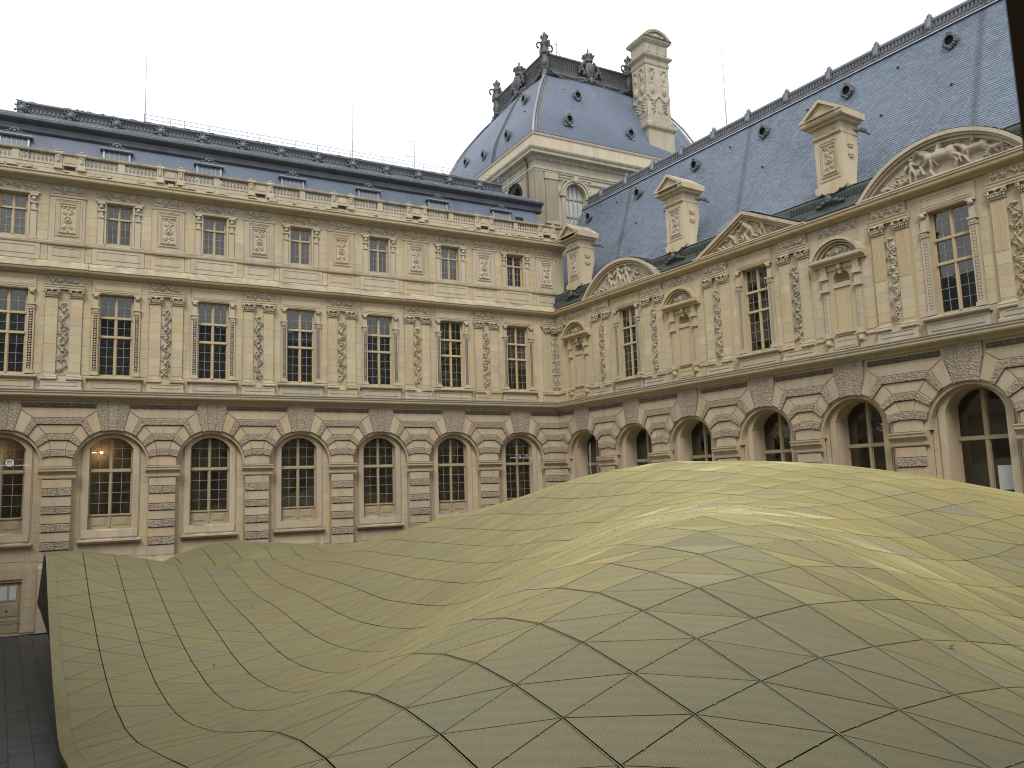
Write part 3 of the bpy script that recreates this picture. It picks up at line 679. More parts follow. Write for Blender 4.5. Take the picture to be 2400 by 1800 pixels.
def ground_storey(wing, centres, piers, u0, u1, stones, deep, rest, ind_panes):
    """arched ground storey shared by both wings"""
    for c in centres:
        lo = max([p for p in piers if p < c], default=c-2.5); hi = min([p for p in piers if p > c], default=c+2.5)
        if c == max(centres) and u1 <= 0: hi = u1
        if c == min(centres) and u0 >= 0: lo = u0
        a, b = max(lo, u0), min(hi, u1)
        hole = arch_poly(1.87, 0.02 if False else 3.46, 8.3, 1.87, 20); hole = [(p[0]+c, p[1]) for p in hole]
        m = MB(); plate(m, [(a, 3.2), (b, 3.2), (b, 11.75), (a, 11.75)], hole, 0, .42)
        m.build('ground_storey_wall', STONE_LOW, wing)
        keystones(wing, c)
        ihw, isp, ir = (1.05, 9.22, .60) if not deep else (1.2, 9.0, .95)
        hole2 = seg_poly(ihw, 4.95, isp, ir, 14)
        m = MB(); plate(m, [(-1.86, 3.2), (1.86, 3.2), (1.86, 10.2), (-1.86, 10.2)], hole2, .42, .38 if not deep else .95)
        m.build('arch_recess_wall', STONE_LOW, wing, (c, 0, 0))
        # moulded surround, archivolt ring, ledge and apron
        def mk():
            s = MB(); o = seg_poly(ihw+.30, 4.5, isp+.02, ir+.28, 14)[2:]; i_ = seg_poly(ihw, 4.5, isp, ir, 14)[2:]
            def ring(A, B, v):
                n = len(A); vs = [(p[0], v, p[1]) for p in A]+[(p[0], v, p[1]) for p in B]+[(p[0], .42, p[1]) for p in A]
                s.add(vs, [(k, k+1, n+k+1, n+k) for k in range(n-1)]+[(2*n+k, 2*n+k+1, k+1, k) for k in range(n-1)])
                s.add([(p[0], v, p[1]) for p in B]+[(p[0], .42, p[1]) for p in B], [(k, k+1, n+k+1, n+k) for k in range(n-1)])
            ring(o, i_, .33)
            for t in (-1, 1):
                s.box(t*(ihw+.30), t*ihw, .33, .419, 4.5, o[0][1]-.01); s.box(t*(ihw+.36), t*(ihw+.30), .38, .419, 4.5, 9.0)
            s.extr([(.43, 4.24), (.24, 4.24), (.20, 4.30), (.14, 4.34), (.14, 4.42), (.20, 4.46), (.43, 4.50)], -1.5, 1.5)
            s.extr([(1.0, 4.50), (.30, 4.50), (.28, 4.56), (.30, 4.9), (.36, 4.96), (1.0, 5.0)], -ihw-.28, ihw+.28)
            for z in (3.55, 4.05): s.box(-1.2, 1.2, .395, .419, z, z+.03)
            for x in (-1.23, 1.2): s.box(x, x+.03, .395, .419, 3.55, 4.08)
            # archivolt moulding on the outer arch
            n = 22; q = [(1.87*math.cos(math.pi*k/n), 8.3+1.87*math.sin(math.pi*k/n)) for k in range(n+1)]; q2 = [(1.74*math.cos(math.pi*k/n), 8.3+1.74*math.sin(math.pi*k/n)) for k in range(n+1)]
            vs = [(p[0], .05, p[1]) for p in q]+[(p[0], .05, p[1]) for p in q2]+[(p[0], .42, p[1]) for p in q2]
            s.add(vs, [(k, k+1, n+2+k, n+1+k) for k in range(n)]+[(n+1+k, n+2+k, 2*n+3+k, 2*n+2+k) for k in range(n)])
            return s.mesh('arch_surround', STONE_LOW)
        inst('arch_surround', cached(('asur', deep), mk), wing, (c, 0, 0))
        stones.area(c-1.84, c-ihw-.40, 3.5, 8.9, .42, .49, .9); stones.area(c+ihw+.40, c+1.84, 3.5, 8.9, .42, .49, .9)
        if not deep:
            add_window(wing, c, .66, 'gL', 1.07, 4.98, 9.86, [8.04], [4, 3], 2, ind_panes('g', c), WOOD_LOW, lowpanel=.72, rest=rest, tt=.14)
        else:
            add_window(wing, c, 1.15, 'gR', 1.22, 4.98, 9.98, [7.85], [1, 1], 1, True, WOOD_LOW, lowpanel=.6, f=.09, mull=.16, tt=.14, rest=rest)
    for k, p in enumerate(piers):
        cl = [c for c in centres if c < p]; chh = [c for c in centres if c > p]
        hl = p-max(cl) if cl else 2.5; hr = min(chh)-p if chh else 2.5
        pier(wing, p, hl, hr, u0, u1)
        w = 3.36; a, b = max(p-w/2, u0+.02), min(p+w/2, u1-.02)
        if b-a > .8: inst('carved_band', cached(('cb', round(b-a, 1)), lambda: carve('carved_band', b-a, .25, frieze_prims(b-a, .25, 3, .11, .2), .022, BAND)), wing, ((a+b)/2, -.01, 11.34))
    # base wall, cornice
    MB().box(u0, u1, 0, .4, 0, 3.2).build('base_wall', STONE_LOW, wing)
    m = MB(); m.extr(CORN1, u0, u1); m.build('first_cornice', STONE, wing)
    MB().extr([(-.3, 12.243), (-.56, 12.164), (-.57, 12.172), (-.3, 12.262), (.0, 12.275), (0, 12.27)], u0, u1).build('lead_flashing', ZINC_DARK, wing)

# ================================================================== LEFT WING
LW = empty('palace_wing'); tag(LW, 'three-storey limestone palace wing with stone balustrade and long low mansard roof, on the left', 'building')
LC = [-3.15-5*i for i in range(8)]; LP = [-.65-5*i for i in range(9)]
U0, U1 = -43.1, 0.0
stL = Stones(LW, STONE, -29.7); restL = MB()
def indL(st, u): return (st == 'g') or (st == 'f' and u < -27)
ground_storey(LW, LC, LP, U0, U1, stL, False, restL, indL)
DOOR_U = -33.15
# cut the low door into the base wall: replace the plain base wall by pieces round the opening
for o in list(LW.children):
    if o.name.startswith('base_wall'): bpy.data.objects.remove(o)
MB().box(U0, DOOR_U-1.30, 0, .4, 0, 3.2).box(DOOR_U+1.30, U1, 0, .4, 0, 3.2).box(DOOR_U-1.30, DOOR_U+1.30, 0, .4, 2.72, 3.2).box(DOOR_U-1.34, DOOR_U+1.34, -.05, 0, 2.72, 2.95).build('base_wall', STONE_LOW, LW)
stL.area(-32.0, -31.35, 0.1, 2.9, 0, .40, .66, .03)
m = MB(); m.box(-1.30, -1.18, .02, .22, 0, 2.72); m.box(1.18, 1.30, .02, .22, 0, 2.72); m.box(-1.18, 1.18, .02, .22, 2.58, 2.72)
for s in (-1, 1):
    a, b = (.012, 1.17) if s > 0 else (-1.17, -.012)
    m.box(a, b, .14, .2, .03, 2.57)
    for z0, z1, u_in in ((.12, .55, .09), (.66, .82, .09), (.92, 1.55, .09)): m.bevbox(a+u_in, b-u_in, .115, .139, z0, z1, .02)
    m.bevbox(a+.06, b-.06, .10, .139, .56, .64, .01)
    m.box(a+.14, b-.14, .125, .139, 1.66, 1.70); m.box(a+.14, b-.14, .125, .139, 2.44, 2.48)
d = m.build('door', WOOD_LOW, LW, (DOOR_U, 0, 0)); d['label'] = 'ochre double door with two pale glass lights in each leaf'
for s in (-1, 1):
    for q in (-1, 1): MB().box(s*.59+q*.20-.15, s*.59+q*.20+.15, .128, .136, 1.72, 2.42).build('pane', BLIND, d)
MB().add([(.50,.11,1.14),(.62,.11,1.14),(.56,.11,1.26),(.50,.115,1.14),(.62,.115,1.14),(.56,.115,1.26)], [(0,1,2),(3,5,4),(0,3,4,1),(1,4,5,2),(2,5,3,0)]).build('warning_sign', DARK, d)
MB().box(-1.32, 1.32, -.1, .4, .0, .03).build('door_step', STONE_LOW, d)

# first floor
m = MB(); a = U0
for c in LC:
    plate(m, [(c-2.5, 11.72), (c+2.5 if c != LC[0] else U1, 11.72), (c+2.5 if c != LC[0] else U1, 18.62), (c-2.5, 18.62)], [(c-.84, 13.08), (c+.84, 13.08), (c+.84, 17.59), (c-.84, 17.59)], 0, .34)
m.build('first_floor_wall', STONE, LW)
def jamb_carving(wing, c):
    for s in (-1.01, 1.01): inst('carved_moulding', cached('jc', lambda: carve('carved_moulding', .18, 3.1, beads(.18, 3.1, .13, .012), .02)), wing, (c+s, -.10, 13.34))
for i, c in enumerate(LC):
    jamb_carving(LW, c)
    inst('window_surround', cached('jamb', jamb_mesh), LW, (c, 0, 0)); head_panel(LW, c)
    add_window(LW, c, .26, 'f', .84, 13.09, 17.58, [15.25, 16.31], [4, 2, 2], 2, indL('f', c), rest=restL, blind_or_sheen={0: .62, 3: -.44, 4: -.28, 5: -.28, 6: -.62, 7: -.3}.get(i, 0), tt=.11)  # negative values paint the sky's reflection into upper lights as grey sheets
    stL.area(c-1.62, c-1.22, 13.1, 17.2, 0, .5, .9); stL.area(c+1.22, c+1.62, 13.1, 17.2, 0, .5, .9)
for i, p in enumerate(LP):
    if i == 0:
        continue
    pilaster_pair(LW, p, i)
    stL.area(p-.86, p-.29, 13.2, 17.18, -.11, .51, .9, .008); stL.area(p+.29, p+.86, 13.2, 17.18, -.11, .51, .9, .008)
# corner pilaster
def corner_pil(wing, sgn):
    m = MB(); a, b = (-1.20, -.50) if sgn < 0 else (.50, 1.12)
    m.box(a, b, -.11, .02, 13.06, 17.19)
    x0, x1 = (-1.3, -.0) if sgn < 0 else (.0, 1.25)
    m.extr([(.02, 17.645), (-.16, 17.645), (-.16, 17.72), (-.19, 17.74), (-.19, 17.84), (-.23, 17.87), (-.23, 17.90), (.02, 17.90)], x0, x1)
    m.box(x0, x1-(.02 if sgn < 0 else 0), -.20, .02, 12.28, 12.80); m.extr([(.02, 12.80), (-.27, 12.80), (-.29, 12.85), (-.27, 12.90), (-.20, 12.93), (-.22, 12.98), (-.19, 13.05), (.02, 13.05)], x0, x1)
    m.build('corner_pilaster', STONE, wing)
    inst('carved_strip', carve('carved_strip', .40, 3.84, candelabra(.40, 3.84, 3, .09), .028), wing, (.28*sgn, -.02, 13.16))
    for u in ((-.85, -.24) if sgn < 0 else (.80, .26)): inst('capital', cached('cap', capital_mesh), wing, (u, 0, 0), (.8, 1, 1))
    inst('carved_frieze', carve('carved_frieze', 1.1, .46, frieze_prims(1.0, .46, 8, .07), .03), wing, (.62*sgn, -.06, 17.94))
corner_pil(LW, -1)
m = MB(); m.extr(CORN2+[(-.46, 18.80), (-.40, 18.95), (-.28, 19.08), (-.08, 19.16), (.1, 19.18)], U0, .88)
for p in LP[1:]: m.extr([(q[0]-.09 if q[0] < 0 else q[0], q[1]-.001) for q in CORN2]+[(-.57, 18.81), (-.50, 18.97), (-.36, 19.10), (-.10, 19.17), (.1, 19.18)], p-1.05, p+1.05)
m.build('second_cornice', STONE_PALE, LW)

# attic storey
m = MB()
for i, c in enumerate(LC):
    r = c+2.5 if i else .86
    plate(m, [(c-2.5, 18.6), (r, 18.6), (r, 23.6), (c-2.5, 23.6)], [(c-.64, 20.40), (c+.64, 20.40), (c+.64, 22.69), (c-.64, 22.69)], 0, .34)
m.box(.84, .86, .002, 1.6, 18.6, 24.3)
m.build('attic_wall', STONE, LW)
def attic_bay():
    m = MB()
    m.box(-1.28, 1.28, -.05, .02, 19.2, 20.04)
    for z in (19.46, 19.90): m.box(-1.03, 1.03, -.075, -.051, z, z+.035)
    for x in (-1.065, 1.03): m.box(x, x+.035, -.075, -.051, 19.46, 19.935)
    for s in (-1, 1):
        a, b = (.78, 1.06) if s > 0 else (-1.06, -.78)
        m.box(a, b, -.07, .02, 20.32, 21.8); m.box(a-.04, b+.04, -.11, .02, 20.25, 20.36)
        m.box(a+.0, b-.0, -.12, .02, 21.82, 21.92); m.box(a+.05, b-.05, -.10, .02, 21.92, 22.2); m.box(a-.02, b+.02, -.15, .02, 22.2, 22.3); m.blob(((a+b)/2, -.12, 22.45), (.11, .12, .13), 8, 5); m.box(a-.04, b+.04, -.18, .02, 22.6, 22.72)
        m.box(s*.66, s*.74, -.04, .02, 20.30, 22.7)
    m.extr([(.02, 22.72), (-.10, 22.72), (-.12, 22.78), (-.10, 22.84), (.02, 22.85)], -1.2, 1.2)
    return m.mesh('attic_surround', STONE_PALE)
def attic_pier():
    m = MB(); m.box(-.82, .82, -.06, .02, 20.3, 22.72)
    for x0, x1, z0, z1 in ((-.68, -.60, 20.38, 22.66), (.60, .68, 20.38, 22.66), (-.60, .60, 20.38, 20.46), (-.60, .60, 22.58, 22.66)): m.box(x0, x1, -.10, -.061, z0, z1)
    m.box(-.72, .72, -.13, .02, 20.28, 20.37)
    m.box(-.86, .86, -.05, .02, 19.2, 20.04)
    for z in (19.46, 19.90): m.box(-.62, .62, -.075, -.051, z, z+.035)
    for x in (-.655, .62): m.box(x, x+.035, -.075, -.051, 19.46, 19.935)
    m.extr([(.02, 22.72), (-.10, 22.72), (-.12, 22.78), (-.10, 22.84), (.02, 22.85)], -.86, .86)
    return m.mesh('attic_pier', STONE_PALE)
def panel_prims(seed):
    r = random.Random(seed); p = []; 
    for b, hh in ((.53, .05), (.46, .07), (.38, .08)):
        for x0, z0, x1, z1 in ((-b, 1.02-b*1.95, b, 1.02-b*1.95), (-b, 1.02+b*1.95, b, 1.02+b*1.95), (-b, 1.02-b*1.95, -b, 1.02+b*1.95), (b, 1.02-b*1.95, b, 1.02+b*1.95)): p.append(('c', x0, z0, x1, z1, .022, .022, hh))
    p += [('r', 0, 1.02, .17, .03, .07), ('e', 0, 1.02, .09, .12, .11, 0)]
    for s in (-1, 1):
        for t in (-1, 1):
            p += scroll(s*.15, 1.02+t*.42, .13, 0 if t > 0 else math.pi, s*t, 1.2, .022, .06); p += leaf(s*.05, 1.02+t*.25, .26, .035, math.pi/2*t-s*t*.5, .06); p += scroll(s*.2, 1.02+t*.68, .08, 1, s*t, 1.0, .02, .05)
    p += [('e', 0, 1.02+t*.62, .05, .1, .08, 0) for t in (-1, 1)]; return p
for i, c in enumerate(LC):
    inst('attic_surround', cached('ab', attic_bay), LW, (c, 0, 0))
    add_window(LW, c, .26, 'a', .645, 20.41, 22.68, [21.90], [3, 2], 2, False, rest=restL, mull=.09, tt=.09, blind_or_sheen={6: 1.0, 5: -.5, 4: -.97, 3: -.97, 2: -.3, 1: -.6}.get(i, 0))
    inst('carved_frieze', cached('af', lambda: carve('carved_frieze', 2.4, .52, frieze_prims(2.3, .5, 21, .12, .36), .032)), LW, (c, -.01, 22.90))
    stL.area(c-1.60, c-1.10, 20.3, 22.7, 0, .48, .9); stL.area(c+1.10, c+1.60, 20.3, 22.7, 0, .48, .9)
    stL.area(c-1.62, c-1.30, 19.22, 20.04, 0, .41, .9); stL.area(c+1.30, c+1.62, 19.22, 20.04, 0, .41, .9)
for i, p in enumerate(LP):
    inst('attic_pier', cached('ap', attic_pier), LW, (p, 0, 0))
    inst('carved_panel', cached(('cp', i % 2), lambda: carve('carved_panel', 1.18, 2.1, panel_prims(i), .028)), LW, (p, -.062, 20.47))
    inst('carved_frieze', cached('af2', lambda: carve('carved_frieze', 1.5, .52, frieze_prims(1.4, .5, 4, .12, .35), .032)), LW, (p, -.05, 22.90))
m = MB(); m.extr([(.1, 20.05), (-.06, 20.05), (-.10, 20.10), (-.12, 20.20), (-.08, 20.26), (.1, 20.29)], U0, .86)
for p in LP: m.extr([(.1, 20.049), (-.14, 20.049), (-.17, 20.10), (-.19, 20.205), (-.15, 20.262), (.1, 20.291)], p-.87, p+.87 if p < -1 else .86)
m.build('attic_sill_band', STONE_PALE, LW)
m = MB(); m.extr([(.1, 23.42), (-.12, 23.42), (-.16, 23.47), (-.30, 23.50), (-.32, 23.54), (-.62, 23.56), (-.66, 23.62), (-.66, 23.74), (-.72, 23.78), (-.72, 23.84), (-.45, 23.93), (-.30, 24.0), (-.30, 24.16), (-.1, 24.18), (.9, 24.2)], U0, .95)
m.build('top_cornice', STONE_PALE, LW)
# balustrade
def baluster_mesh():
    return MB().lathe([(.085, 0), (.085, .05), (.055, .07), (.062, .12), (.094, .20), (.084, .28), (.048, .38), (.05, .42), (.07, .44), (.07, .49)], n=8).mesh('baluster', STONE_PALE, True)
bal = baluster_mesh()
m = MB(); m.extr([(.0, 24.40), (-.33, 24.40), (-.33, 24.48), (-.0, 24.49)], U0, .7)
m.box(U0, .7, -.30, 0, 24.18, 24.40)
m.build('balustrade_plinth', STONE_PALE, LW)
for i in range(24):       # cornice drip blocks
    pass
m = MB(); m.extr([(.02, 24.985), (-.36, 24.985), (-.39, 25.03), (-.39, 25.10), (-.34, 25.13), (-.34, 25.16), (.02, 25.18)], U0, .7); m.build('balustrade_rail', STONE_DARK, LW)
m = MB(); m.box(-.86, .86, -.05, .0, 24.2, 24.9)
def post_mesh():
    m = MB(); m.box(-.16, .16, -.38, 0, 24.49, 24.98); m.box(-.2, .2, -.44, 0, 24.2, 24.49); m.extr([(0, 24.98), (-.44, 24.98), (-.47, 25.05), (-.44, 25.13), (0, 25.19)], -.22, .22)
    for z, r in ((24.62, .09), (24.72, .11), (24.84, .08), (24.92, .06)): m.blob((0, -.40, z), (r, .07, r*.8), 7, 4)
    m.blob((.06, -.42, 24.88), (.05, .05, .05), 6, 4); m.blob((-.06, -.42, 24.88), (.05, .05, .05), 6, 4)
    m.blob((0, -.36, 25.22), (.1, .08, .06), 6, 4)
    return m.mesh('carved_post', STONE_PALE)
pm = post_mesh()
pbm = MB().box(-.37, .37, -.30, 0, 24.49, 24.985).box(-.26, .26, -.325, -.30, 24.58, 24.90).mesh('post_panel', STONE_PALE)
mid = MB().box(-.17, .17, -.31, 0, 24.49, 24.985).mesh('balustrade_pier', STONE_PALE)
for p in LP:
    for s in (-.55, .55): inst('carved_post', pm, LW, (p+s, 0, 0))
    inst('post_panel', pbm, LW, (p, 0, 0))
    # gargoyle outlet, dark hollow with moss tufts
    MB().box(-.26, .26, -.34, -.305, 24.21, 24.37).build('gutter_outlet', DARK, LW, (p, 0, 0))
for c in LC:
    inst('balustrade_pier', mid, LW, (c, 0, 0))
    for s in (-1, 1):
        for k in range(8): inst('baluster', bal, LW, (c+s*(.26+.195*(k+.5)), -.16, 24.49), (1, 1, 1.01))
rb = random.Random(4)
m = MB()
for k in range(70):
    u = rb.uniform(-36, .5); w = rb.uniform(.1, .45); m.box(u, u+w, -.30-rb.uniform(.02, .16), -.29, 24.0+rb.uniform(0, .05), 24.06+rb.uniform(.04, .14))
m.build('drip_blocks', STONE_PALE, LW, kind='stuff')

# mansard roof of the left wing
ROOF_END = -.15
m = MB(); m.add([(U0, 1.0, 24.3), (ROOF_END, 1.0, 24.3), (ROOF_END, 2.0, 26.95), (U0, 2.0, 26.95), (U0, 9, 24.3), (ROOF_END, 9, 24.3), (ROOF_END, 9, 28), (U0, 9, 28), (U0, 2.0, 28), (ROOF_END, 2.0, 28)],
               [(0, 1, 2, 3), (1, 5, 6, 9, 2), (4, 0, 3, 8, 7), (3, 2, 9, 8), (8, 9, 6, 7)])
m.build('mansard_slope', SLATE_FAR, LW)
MB().extr([(2.3, 26.90), (1.93, 26.88), (1.82, 26.96), (1.80, 27.08), (1.86, 27.14), (1.86, 27.30), (1.6, 27.42), (1.5, 27.50), (1.5, 27.60), (1.6, 27.66), (2.3, 27.70)], U0, .35).build('roof_cornice', ZINC_DARK, LW)
MB().extr([(2.4, 27.6), (1.62, 27.665), (1.60, 27.70), (2.2, 27.98), (3.0, 28.15), (3.0, 28.0)], U0, .3).build('zinc_apron', ZINC, LW)
mm = MB()
for k in range(60):
    u = rb.uniform(-36, 0); w = rb.uniform(.2, 1.1); v = rb.uniform(1.7, 2.3); z = 27.70+(v-1.6)/.6*.28+.012; mm.add([(u, v, z), (u+w, v, z), (u+w, v+.10, z+.045), (u, v+.10, z+.045), (u, v, z-.01), (u+w, v, z-.01), (u+w, v+.10, z+.035), (u, v+.10, z+.035)], [(0,1,2,3),(4,7,6,5),(0,4,5,1),(1,5,6,2),(2,6,7,3),(3,7,4,0)])
mm.build('flashing_patches', WHITE_FLASH, LW, kind='stuff')
CE0, CE1 = -33.45, -2.3
mm = MB(); mm.extr([(3.6, 28.0), (3.02, 28.12), (2.98, 28.30), (3.10, 28.38), (3.10, 28.50), (3.22, 28.62), (3.22, 28.80), (3.14, 28.95), (2.98, 29.05), (2.98, 29.14), (3.2, 29.17), (3.6, 29.17)], CE0, CE1)
for k in range(150):
    u = CE0+.1+k*.208; mm.box(u, u+.09, 3.13, 3.235, 28.62, 28.82)
mm.build('ornate_gutter', LEAD, LW)
def lion_mesh():
    m = MB(); m.blob((0, 3.0, 28.72), (.19, .16, .2), 8, 6); m.blob((0, 2.86, 28.66), (.09, .1, .09), 7, 5); m.blob((0, 2.98, 28.45), (.13, .1, .1), 6, 4)
    for k in range(9): a = math.pi*2*k/9; m.blob((.22*math.cos(a), 3.04, 28.72+.23*math.sin(a)), (.08, .08, .09), 6, 4)
    for s in (-1, 1): m.blob((s*.12, 3.0, 28.95), (.06, .05, .07), 6, 4); m.blob((s*.3, 3.05, 28.9), (.09, .06, .06), 6, 4); m.blob((s*.34, 3.05, 28.6), (.07, .06, .09), 6, 4)
    return m.mesh('lion_mask', LEAD, True)
lion = lion_mesh()
for k in range(13): inst('lion_mask', lion, LW, (-33.2+2.412*k, 0, 0))
mm = MB()
for k in range(90): mm.blob((rb.uniform(CE0, CE1), 3.0+rb.uniform(0, .1), 29.17), (.10+rb.random()*.15, .07, .035), 5, 3)
mm.build('ridge_ornaments', LEAD, LW, kind='stuff')
MB().box(CE0, CE1, 3.3, 9, 28.0, 29.12).box(U0, ROOF_END, 3.0, 9, 27.9, 28.05).build('flat_roof', ZINC, LW)
# glazed dormers set in the slope
sl = (26.95-24.3)/1.0
def dormer_mesh():
    m = MB()
    for s in (-1, 1): m.add([(s*.62, .98, 24.5), (s*.72, .98, 24.5), (s*.72, 1.62, 26.42), (s*.62, 1.62, 26.42), (s*.62, 1.5, 24.5), (s*.72, 1.5, 24.5), (s*.72, 2.1, 26.42), (s*.62, 2.1, 26.42)], [(0,1,2,3),(0,3,7,4),(1,5,6,2),(4,7,6,5),(3,2,6,7),(0,4,5,1)])
    m.extr([(2.1, 26.40), (1.52, 26.40), (1.46, 26.46), (1.46, 26.52), (1.56, 26.56), (2.1, 26.60)], -.86, .86)
    for k in range(1, 5): x = -.62+k*.248; m.add([(x-.012, 1.03, 24.6), (x+.012, 1.03, 24.6), (x+.012, 1.64, 26.4), (x-.012, 1.64, 26.4), (x-.012, 1.08, 24.6), (x+.012, 1.08, 24.6), (x+.012, 1.7, 26.4), (x-.012, 1.7, 26.4)], [(0,1,2,3),(0,3,7,4),(1,5,6,2),(3,2,6,7)])
    return m.mesh('roof_window', ZINC)
dm = dormer_mesh()
def anth():
    m = MB()
    for k in range(7): a = math.pi*(.12+.127*k); m.blob((.2*math.cos(a), 1.5, 26.66+.2*math.sin(a)), (.05+.03*abs(math.cos(a)), .05, .06), 6, 4)
    m.blob((0, 1.46, 26.68), (.09, .07, .1), 7, 5)
    for s in (-1, 1): m.blob((s*.32, 1.5, 26.64), (.14, .05, .045), 6, 4); m.blob((s*.5, 1.5, 26.6), (.08, .05, .04), 6, 4)
    return m.mesh('shell_ornament', LEAD, True)
an_ = anth()
dg = MB().add([(-.62, 1.06, 24.5), (.62, 1.06, 24.5), (.62, 1.67, 26.4), (-.62, 1.67, 26.4), (-.62, 1.09, 24.5), (.62, 1.09, 24.5), (.62, 1.7, 26.4), (-.62, 1.7, 26.4)], [(0,1,2,3),(4,7,6,5),(0,4,5,1),(1,5,6,2),(2,6,7,3),(3,7,4,0)]).mesh('pane', plain('roof_window_glass', (.11, .135, .15), .2, 0, .15, .8, .8))
for k in range(8):
    u = -38.4+5.02*k
    w = inst('roof_window', dm, LW, (u, 0, 0)); inst('pane', dg, w); inst('shell_ornament', an_, w)
hatch = MB().add([(-.3,1.25,25.0),(.3,1.25,25.0),(.3,1.6,26.2),(-.3,1.6,26.2),(-.3,1.5,25.0),(.3,1.5,25.0),(.3,1.9,26.2),(-.3,1.9,26.2)], [(0,1,2,3),(0,3,7,4),(1,5,6,2),(3,2,6,7),(0,4,5,1)]).build('roof_hatch', DARK, LW, (-1.75, 0, 0))
# interior behind the glass
MB().box(U0, -.5, 1.3, 1.35, 3.6, 24).build('interior_screen', ROOM, LW)
m = MB()
for z in (3.7, 11.6, 18.9): m.box(U0, -.5, .85, 1.3, z, z+.1)
for p in LP[1:]: m.box(p-.05, p+.05, .85, 1.3, 3.8, 23.5)
m.build('interior_floors', ROOM, LW)
MB().box(U0, ROOF_END, 1.4, 9, 0, 24.2).build('rear_volume', STONE_DARK, LW)
# warm lamps behind the two left-most ground-floor windows
em = bpy.data.materials.new('warm_bulb'); em.use_nodes = True; eb = em.node_tree.nodes['Principled BSDF']; eb.inputs['Emission Color'].default_value = (1, .62, .25, 1); eb.inputs['Emission Strength'].default_value = 14
for i, (u, z) in enumerate(((-28.75, 9.05), (-33.62, 9.05))):
    t = empty('ceiling_lamp', (u, 1.02, z)); tag(t, ('lit warm lamp glowing behind the arched window beside the left-most one' if i == 0 else 'lit warm lamp glowing behind the left-most arched window'), 'lamp')
    m = MB(); m.blob((.12, 0, 0), (.075, .075, .075), 10, 6); m.build('bulb', em, t, smooth=True)
    m = MB(); m.blob((-.17, 0, .0), (.05, .03, .022), 8, 5); m.blob((-.28, 0, .0), (.04, .03, .02), 8, 5); m.build('bulb', em, t, smooth=True)
    MB().tube([(.12, 0, .08), (.12, 0, .7)], .012).tube([(-.3, 0, .03), (.12, 0, .1)], .01).build('lamp_stem', DARK, t)
    ld = bpy.data.lights.new('lamp_light', 'POINT'); ld.energy = 6; ld.color = (1, .6, .28); ld.shadow_soft_size = .12
    lo = bpy.data.objects.new('lamp_light', ld); COL.objects.link(lo); lo.parent = t; lo.location = (.12, -.12, 0)
if restL.v: restL.build('panes', GLASS, LW, kind='stuff')
stL.build()

# ================================================================== RIGHT WING
RW = empty('palace_wing', (0, 0, 0), DRA); tag(RW, 'limestone palace wing with tall blue slate roof and three big carved pediments, on the right', 'building')
RC = [2.65, 7.73, 12.58, 17.90, 22.91, 28.17, 33.3]; RP = [.15]+[(a+b)/2 for a, b in zip(RC[:-1], RC[1:])]+[35.85]
V0, V1 = 0.0, 38.4
stR = Stones(RW, STONE, 32); restR = MB()
ground_storey(RW, RC, RP, V0, V1, stR, True, restR, lambda s, u: True)
WIN = [7.70, 17.88, 28.12]; NIC = [2.60, 12.60, 22.93, 33.3]
m = MB(); edges = [0]+RP[1:-1]+[V1]
allb = sorted([(c, 1) for c in WIN]+[(c, 0) for c in NIC])
for (c, w), a, b in zip(allb, edges[:-1], edges[1:]):
    hole = [(c-.84, 13.08), (c+.84, 13.08), (c+.84, 17.59), (c-.84, 17.59)] if w else [(p[0]+c, p[1]) for p in arch_poly(.43, 13.20, 15.72, .43, 12)]
    plate(m, [(a, 11.72), (b, 11.72), (b, 18.62), (a, 18.62)], hole, 0, .34 if w else .02)
m.build('first_floor_wall', STONE, RW)
for i, c in enumerate(WIN):
    jamb_carving(RW, c)
    inst('window_surround', cached('jamb', jamb_mesh), RW, (c, 0, 0)); head_panel(RW, c)
    add_window(RW, c, .26, 'f', .84, 13.09, 17.58, [15.25, 16.31], [4, 2, 2], 2, True, rest=restR, tt=.11)
    stR.area(c-1.60, c-1.22, 13.1, 17.2, 0, .5, .9); stR.area(c+1.22, c+1.60, 13.1, 17.2, 0, .5, .9)
def niche_mesh():
    m = MB(); n = 12; vs = []; fs = []
    zs = [13.2, 14.4, 15.56]
    m.box(-.6, .6, .05, .3, 13.0, 15.57); zs = [15.57, 15.65, 15.72]
    for z in zs:
        for k in range(n+1): t = math.pi*k/n; vs.append((.43*math.cos(t), .02+.40*math.sin(t), z))
    for j in range(2):
        for k in range(n): a = j*(n+1)+k; fs.append((a, a+n+1, a+n+2, a+1))
    rows = 6; b0 = len(vs)
    for j in range(rows+1):
        ph = math.pi/2*j/rows
        for k in range(n+1): t = math.pi*k/n; vs.append((.43*math.cos(t)*math.cos(ph), .02+.40*math.sin(t)*math.cos(ph), 15.72+.43*math.sin(ph)))
    for j in range(rows):
        for k in range(n): a = b0+j*(n+1)+k; fs.append((a, a+n+1, a+n+2, a+1))
    fs.append(tuple(range(n+1))[::-1]); m.add(vs, fs); return m.mesh('niche', STONE)
